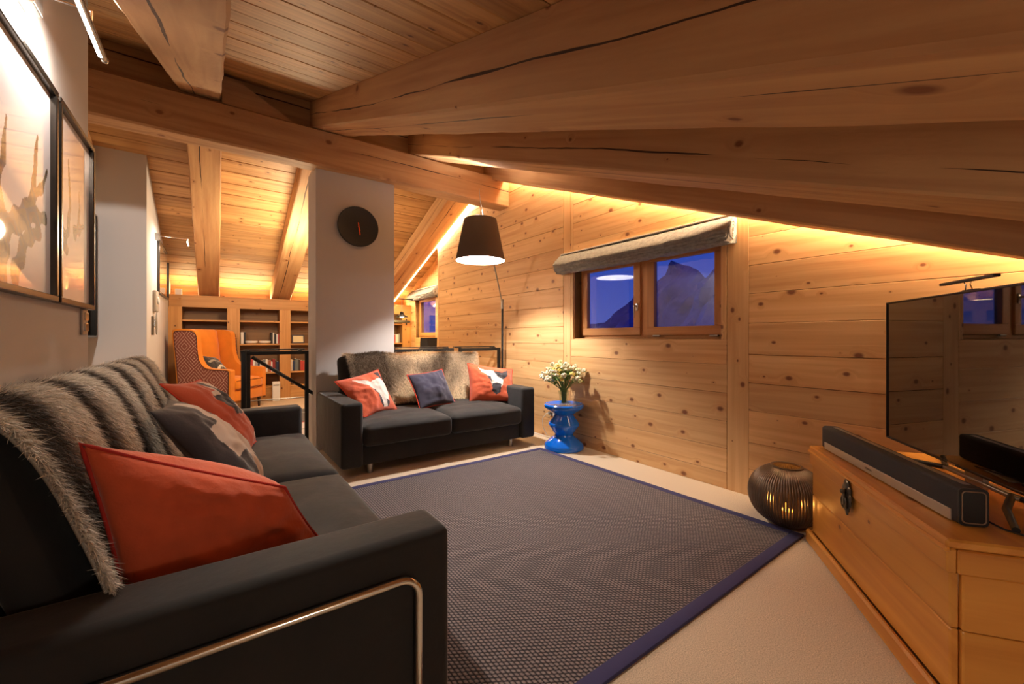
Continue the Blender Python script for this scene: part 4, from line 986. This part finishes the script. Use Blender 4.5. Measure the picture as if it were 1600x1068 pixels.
G().ball(sh + Vector((0, 0, 2.175)), .032, 16).cyl(sh + Vector((0, 0, 2.19)), sh + Vector((0, 0, zt_)), .015, n=12).obj('bulb', plain('bulb_glow', (255, 255, 255), .5, emit=(235, 240, 255), estr=40), t, True)
light('reading_lamp', 'POINT', (2.17, 3.58, 2.095), 140, (1.0, .92, .84), shadow_soft_size=.04)

# ------------------------------------------------------------------ rolled roman blinds
def blind(lbl, x, y0, y1, zt):
    t = thing('roman_blind', lbl, 'blind', (x, (y0 + y1) / 2, zt)); W = y1 - y0
    m = plain('grey_boucle', (156, 156, 154), 1.0, bump=(110, 1.0, .012), var=.18, vscale=30); 
    pf = smooth_prof([(0, 0), (-.03, .004), (-.135, -.10), (-.15, -.125), (-.13, -.14), (-.14, -.150), (-.12, -.160), (-.13, -.172), (-.11, -.182), (-.115, -.195), (-.08, -.205), (-.02, -.205), (0, -.2)], 2)
    n = max(20, int(W / .02)); g = G(); rings = []
    for i in range(n + 1):
        y = -W / 2 + W * i / n; sagg = .010 * math.sin(PI * i / n); ring = []
        for a, b in pf:
            q = noise.noise(Vector((y * 9, a * 30, b * 30))) + .6 * noise.noise(Vector((y * 26, a * 60, b * 60)))
            k = 0 if a > -.005 else 1
            ring.append(g.bm.verts.new((a + q * .011 * k - .001, y + (.02 * (b / .2) if i in (0, n) else 0) * (1 if i == 0 else -1) * -1 * k, b + q * .011 * k - sagg * k)))
        rings.append(ring)
    for A, B in zip(rings, rings[1:]):
        for k in range(len(pf)): j = (k + 1) % len(pf); g.bm.faces.new([A[k], A[j], B[j], B[k]])
    g.bm.faces.new(rings[0][::-1]); g.bm.faces.new(rings[-1]); g.obj('cloth', m, t, 'all')
    for s in (-1, 1):
        sp = [(-.07 - (.010 + .0018 * a) * math.cos(a * .9), s * (W / 2 + .004), -.11 + (.012 + .0026 * a) * 1.2 * math.sin(a * .9)) for a in range(22)]
        G().tube(sp, .006, 6).obj('rolled_end', plain('pale_rolled_end', (190, 188, 184), 1.0), t, 'all')
    G().box((-.02, 0, .006), (.04, W * .98, .012), .002, 1).obj('head_rail', M_WHITE, t)
blind('long grey rolled-up fabric blind above the main window', XW - .002, 1.48, 3.34, 2.005)
blind('short grey rolled-up fabric blind above the small far window', XF - .002, 7.15, 8.42, 2.10)
# ------------------------------------------------------------------ wing armchair
t = thing('wing_armchair', 'orange wingback armchair with patterned outer sides by the far left wall', 'armchair', (.105, 7.86, 0), math.radians(51.5))
M_OR = plain('orange_upholstery', (222, 132, 30), .85, sheen=.4, var=.06, vscale=9, bump=(120, .2, .002))
def kilim():
    m, n, l, b = newmat('diamond_weave')
    def N(tp, **k):
        x = n.new(tp)
        for a, v in k.items(): setattr(x, a, v)
        return x
    def op(o, a, b_=None, c_=None):
        x = N('ShaderNodeMath', operation=o)
        for i, s in enumerate((a, b_, c_)):
            if s is None: continue
            if isinstance(s, (int, float)): x.inputs[i].default_value = s
            else: l.new(s, x.inputs[i])
        return x.outputs[0]
    tc = N('ShaderNodeTexCoord'); s = N('ShaderNodeSeparateXYZ'); l.new(tc.outputs['Object'], s.inputs[0]); y, z = s.outputs['Y'], s.outputs['Z']
    D = .30
    a = op('PINGPONG', y, D / 2); c = op('PINGPONG', z, D / 2 * 1.1); d = op('ADD', a, op('MULTIPLY', c, .91))
    r = op('PINGPONG', d, .024); line = op('LESS_THAN', r, .0062)
    dash = op('GREATER_THAN', op('FRACT', op('MULTIPLY', op('SUBTRACT', a, c), 42.0)), .35)
    f = op('MULTIPLY', line, dash)
    mx = N('ShaderNodeMix', data_type='RGBA'); mx.inputs['A'].default_value = lin((124, 66, 50)); mx.inputs['B'].default_value = lin((204, 164, 144)); l.new(f, mx.inputs['Factor']); l.new(mx.outputs['Result'], b.inputs['Base Color']); b.inputs['Roughness'].default_value = .95
    return m
M_KIL = kilim(); M_PIPE = plain('dark_piping', (60, 26, 20), .8); M_DW = plain('dark_turned_wood', (52, 34, 24), .4)
side = smooth_prof([(.40, .17), (.44, .70), (.50, 1.20), (.48, 1.245), (.30, 1.25), (.17, 1.235), (.12, 1.17), (.115, .95), (.08, .78), (.0, .68), (-.12, .655), (-.36, .65), (-.40, .635), (-.40, .60), (-.395, .17)], 2)
for s in (-1, 1):
    x0, x1 = (-.40, -.31) if s < 0 else (.31, .40)
    g = G(); g.prism(side, 'x', x0, x1); g.bevel(.022, 3, .9); w = g.obj('wing_side', M_OR, t, True)
    xo = x0 if s < 0 else x1
    inner = [(.0 + (a - .03) * .93 + .03, .17 + (b - .17) * .972) for a, b in side]
    G().prism(inner, 'x', xo - .006, xo + .006).obj('patterned_panel', M_KIL, w); G().tube([(xo + s * .007, a, b) for a, b in inner], .005, 6, True).obj('piping', M_PIPE, w, 'all')
me = cushion_mesh('back_cushion', (.62, .86, .14), (.05, 0), .3, 12, .003, 3, M_OR)
link('back_rest', me, None, t, Matrix.Translation((0, .34, .40)) @ Matrix.Rotation(math.radians(84), 4, 'X') @ Matrix.Translation((0, .42, -.06)))
G().box((0, .45, .68), (.64, .07, 1.0), .02, 3, Matrix.Rotation(-.05, 3, 'X')).obj('back_panel', M_KIL, t, True)
me = cushion_mesh('seat_cushion', (.615, .72, .16), (.03, 0), .3, 12, .002, 5, M_OR); sc_ = link('seat_cushion', me, None, t, Matrix.Translation((0, -.06, .325)))
for z in (.35, .47): G().tube([(-.30, -.418, z), (.30, -.418, z)], .004, 6).obj('piping', M_PIPE, sc_, 'all', Matrix.Translation((0, .06, -.325)))
G().box((0, .0, .245), (.64, .79, .16), .02, 3).obj('apron', M_OR, t, True)
for x in (-.33, .33):
    for y in (-.33, .38): G().cyl((x, y, 0), (x, y, .17), .016, .026, n=16).obj('leg', M_DW, t, True)
Mw = t.matrix_basis if False else (Matrix.Translation(t.location) @ t.rotation_euler.to_matrix().to_4x4())
cc = [Mw @ Vector(p) for p in ((-.30, .18, .86), (.10, .22, .80), (.12, -.02, .50), (-.29, -.10, .50))]
pillow('black and white patterned cushion leaning in the orange armchair', [tuple(c) for c in cc], .07, .05, tuple((Mw.to_3x3() @ Vector((0, -1, .2)))), (44, 42, 42), None,
       [([(.2, .2), (.5, .4), (.8, .3), (.85, .36), (.5, .5), (.18, .3)], (200, 196, 180)), ([(.1, .6), (.4, .7), (.7, .62), (.7, .68), (.4, .78), (.1, .68)], (150, 146, 130))], N=40, seed=5)
# small white heater panel glimpsed behind the chair leg
t = thing('floor_heater', 'small white panel standing on the floor right of the orange armchair', 'heater', (.86, 8.38, 0)); G().box((0, 0, .17), (.12, .08, .34), .008).obj('body', M_WHITE, t); G().box((0, -.042, .28), (.09, .004, .02)).obj('grille', M_STEEL, t)

# ------------------------------------------------------------------ pine chest in the corner
dch = Vector((.8127, .5827, 0)); ANG = math.atan2(.5827, .8127)
t = thing('chest', 'honey pine blanket chest set across the right corner under the television', 'chest', (1.739, .24, 0), ANG)
L, Dp, Hh = 1.117, .50, .53      # local: x along the front 0..L, y towards the back is -y
def cp(nm, a, b, w, th, up=(0, 0, 1), bev=.004, par=t, mat=M_CHEST): return plank(nm, a, b, w, th, mat, par, up, bev)
cp('front_board', (.012, -.022, .165), (L - .012, -.022, .165), .20, .022, (0, 1, 0)); cp('front_board', (.012, -.022, .35), (L - .012, -.022, .35), .166, .022, (0, 1, 0))
for x, s in ((.001 + .011, -1), (L - .012, 1)):
    cp('end_board', (x, -.035, .165), (x, -Dp + .03, .165), .20, .022, (s, 0, 0)); cp('end_board', (x, -.035, .35), (x, -Dp + .03, .35), .166, .022, (s, 0, 0))
cp('back_board', (.01, -Dp + .02, .25), (L - .01, -Dp + .02, .25), .36, .02, (0, 1, 0))
lid = cp('lid', (0, -Dp / 2 - .003, Hh - .0135), (L, -Dp / 2 - .003, Hh - .0135), Dp + .01, .027, bev=.006)
cp('lid_front', (.003, -.012, .466), (L - .003, -.012, .466), .072, .024, (0, 1, 0)); cp('lid_end', (.012, -.025, .466), (.012, -Dp + .01, .466), .072, .022, (1, 0, 0)); cp('lid_end', (L - .012, -.025, .466), (L - .012, -Dp + .01, .466), .072, .022, (1, 0, 0))
cp('lid_moulding', (-.004, .0, Hh - .03), (L + .004, .0, Hh - .03), .016, .016, bev=.005)
cp('plinth', (-.012, .004, .035), (L + .012, .004, .035), .07, .024, (0, 1, 0), .008); cp('plinth', (-.004, -.01, .035), (-.004, -Dp, .035), .07, .022, (1, 0, 0), .008); cp('plinth', (L + .004, -.01, .035), (L + .004, -Dp, .035), .07, .022, (1, 0, 0), .008)
M_IRON = plain('dark_ornate_iron', (92, 88, 80), .35, metal=.8)
g = G()
for c, r in (((0, 0, .03), .020), ((-.014, 0, .018), .015), ((.014, 0, .018), .015), ((0, 0, .0), .017), ((-.014, 0, -.018), .016), ((.014, 0, -.018), .016), ((0, 0, -.035), .018), ((0, 0, -.05), .010), ((.020, 0, .0), .012), ((-.020, 0, -.002), .012)):
    g.ball(c, r, 10, (1, .3, 1))
cl = g.obj('clasp', M_IRON, t, True, Matrix.Translation((L * .575, .006, .425)) @ Matrix.Scale(1.45, 4))
g = G(); g.tube([(.016 * math.cos(a), .008, -.02 + .018 * math.sin(a)) for a in [2 * PI * k / 14 for k in range(14)]], .003, 6, True); g.ball((0, .010, .012), .008, 10).box((0, .008, -.005), (.012, .006, .05), .002); g.obj('hasp', M_IRON, cl, True)

# ------------------------------------------------------------------ soundbar
a = Vector((1.895, .237, .531)); b = Vector((2.637, .829, .531)); SBL = (b - a).length; sang = math.atan2(b.y - a.y, b.x - a.x)
t = thing('soundbar', 'long dark fabric soundbar with a silver lower strip on the pine chest', 'speaker', a, sang)
fab = plain('speaker_fabric', (32, 32, 40), .75, bump=(600, .3, .001))
def rrect(w, h, r, n=5):
    out = []
    for cx, cy, a0 in ((w / 2 - r, h / 2 - r, 0), (-w / 2 + r, h / 2 - r, PI / 2), (-w / 2 + r, -h / 2 + r, PI), (w / 2 - r, -h / 2 + r, 1.5 * PI)):
        for k in range(n + 1): th = a0 + k / n * PI / 2; out.append((cx + r * math.cos(th), cy + r * math.sin(th)))
    return out
SD, SH = .075, .118
prf = [(y - SD / 2, z + SH / 2) for y, z in rrect(SD, SH, .014)]
G().prism(prf, 'x', .004, SBL - .004).obj('grille_body', fab, t, True)
G().box((SBL / 2, .0008, .021), (SBL - .06, .004, .036), .0015, 1).obj('silver_strip', plain('satin_silver', (190, 186, 176), .4, metal=.6), t)
for x in (0, SBL):
    e = x + (.0 if x == 0 else -.006)
    G().prism(prf, 'x', e - .000, e + .006).obj('end_cap', M_BLACKP, t, True)
    s = -1 if x == 0 else 1; ring = [((x - .001 if x == 0 else x + .001), y * .88 - SD / 2 * 1.0 - 0, z * .90 + SH / 2) for y, z in rrect(SD - .008, SH - .008, .012)]
    G().tube(ring, .0022, 6, True).obj('end_ring', plain('copper_grey_ring', (140, 118, 98), .4, metal=.5), t, 'all')
G().box((SBL / 2, -.045, SH + .0005), (SBL - .08, .02, .002)).obj('top_trim', M_STEEL, t)
fc = bpy.data.curves.new('lettering', 'FONT'); fc.body = 'SONOS'; fc.size = .013; fc.extrude = .0004; fc.align_x = 'CENTER'; fc.space_character = 1.3
fo = bpy.data.objects.new('lettering_curve', fc); fme = bpy.data.meshes.new_from_object(fo); fme.materials.clear(); bpy.data.objects.remove(fo); fo = link('lettering', fme, plain('letter_grey', (92, 90, 88), .5), t); fo.matrix_basis = Matrix.Translation((SBL / 2 + .03, .0032, .017)) @ Matrix.Rotation(PI, 4, 'Z') @ Matrix.Rotation(PI / 2, 4, 'X')

# ------------------------------------------------------------------ television
ta = Vector((2.90, .628)); TW_, TH = 1.22, .715; tz = .59
t = thing('television', 'large flat black television standing on the pine chest in the right corner', 'television', (ta.x - dch.x * TW_ / 2, ta.y - dch.y * TW_ / 2, tz - .058), ANG)
M_SCR = plain('tv_screen_glass', (10, 9, 8), .02, spec=1.0, ior=1.9)
G().box((0, -.022, .058 + TH / 2), (TW_, .03, TH), .004, 2).obj('housing', M_BLACKP, t, True)
G().box((0, -.0065, .058 + TH / 2), (TW_ - .016, .003, TH - .018)).obj('screen', M_SCR, t)
fr = plain('tv_bezel', (48, 42, 40), .3, metal=.6)
for c, d in (((0, -.004, .058 + .004), (TW_, .009, .009)), ((0, -.004, .058 + TH - .004), (TW_, .009, .009)), ((-TW_ / 2 + .004, -.004, .058 + TH / 2), (.008, .009, TH)), ((TW_ / 2 - .004, -.004, .058 + TH / 2), (.008, .009, TH))): G().box(c, d, .002, 1).obj('bezel', fr, t)
G().box((0, -.022, .035), (.10, .02, .055), .004).obj('stand_neck', M_STEEL, t); G().box((0, -.022, .030), (.40, .03, .016), .005, 3).obj('stand_bar', M_STEEL, t, True)
for sx in (-1, 1):
    for yy in (.146, -.16): G().tube([(sx * .17, -.02, .030), (sx * .30, yy * .5, .022), (sx * .455, yy, .010)], [.011, .011, .0095], 10).obj('stand_leg', M_BLACKP, t, True)
G().box((.10, .0, .058 + .005), (.05, .004, .008), .001, 1).obj('logo_plate', M_CHROME, t)
t = thing('sensor_bar', 'thin black sensor bar clipped on top of the television', 'sensor bar', (ta.x - dch.x * .60, ta.y - dch.y * .60, tz + TH + .001), ANG)
G().box((0, 0, .040), (.30, .022, .012), .003).obj('bar', M_BLACKP, t); G().tube([(-.02, -.005, .0), (-.012, -.002, .022), (-.02, 0, .034)], .002, 6).tube([(.02, -.005, .0), (.012, -.002, .022), (.02, 0, .034)], .002, 6).obj('clip', M_CHROME, t, True); G().box((0, -.012, .002), (.07, .02, .003)).obj('foot', M_BLACKP, t)
# small things on the chest
o = G().box((0, 0, .006), (.11, .05, .012), .002).obj('card', M_BLACKP); o.location = (2.30, .47, .531); o.rotation_euler = (0, 0, ANG); prop(o, 'small dark box lying behind the middle of the soundbar', 'box')
o = G().box((0, 0, .003), (.16, .06, .005), .001, 1).obj('leaflet', M_WHITE); o.location = (2.44, .57, .531); o.rotation_euler = (0, 0, ANG + .1); prop(o, 'white leaflet lying behind the soundbar under the television', 'leaflet')
Lc = lambda x, y, z: Vector((1.739, .24, 0)) + dch * x + Vector((.5827, -.8127, 0)) * y + Vector((0, 0, z))
o = G().tube([Lc(.90, .16, .535), Lc(.7, .15, .545), Lc(.5, .17, .535), Lc(.35, .15, .56), Lc(.22, .16, .55), Lc(.12, .20, .535), Lc(.0, .30, .535)], .003, 6).obj('cable', M_BLACKP, None, True); prop(o, 'thin black cable running behind the soundbar on the chest', 'cable')

# ------------------------------------------------------------------ lights without fixtures: added fill, and a spot for the recess
light('near_fill', 'POINT', (.4, -1.0, .85), 10, SOFT, shadow_soft_size=.12)  # added fill behind the camera, brightens the near cushion
light('side_fill', 'SPOT', (-.40, 1.85, 2.30), 130, SOFT, shadow_soft_size=.05, spot_size=math.radians(75), spot_blend=.7, target=(1.75, .95, 0))  # added spot with no fixture, brightens the near carpet and chest
light('far_fill', 'POINT', (.9, 6.3, 2.2), 70, (1, .78, .5), shadow_soft_size=.15)  # added fill beyond the railing to lift the far end, no lamp there
light('recess_light', 'SPOT', (-.80, 3.2, 2.35), 110, (1, .88, .76), shadow_soft_size=.04, spot_size=math.radians(62), spot_blend=.12, target=(-.75, 6.0, .95))
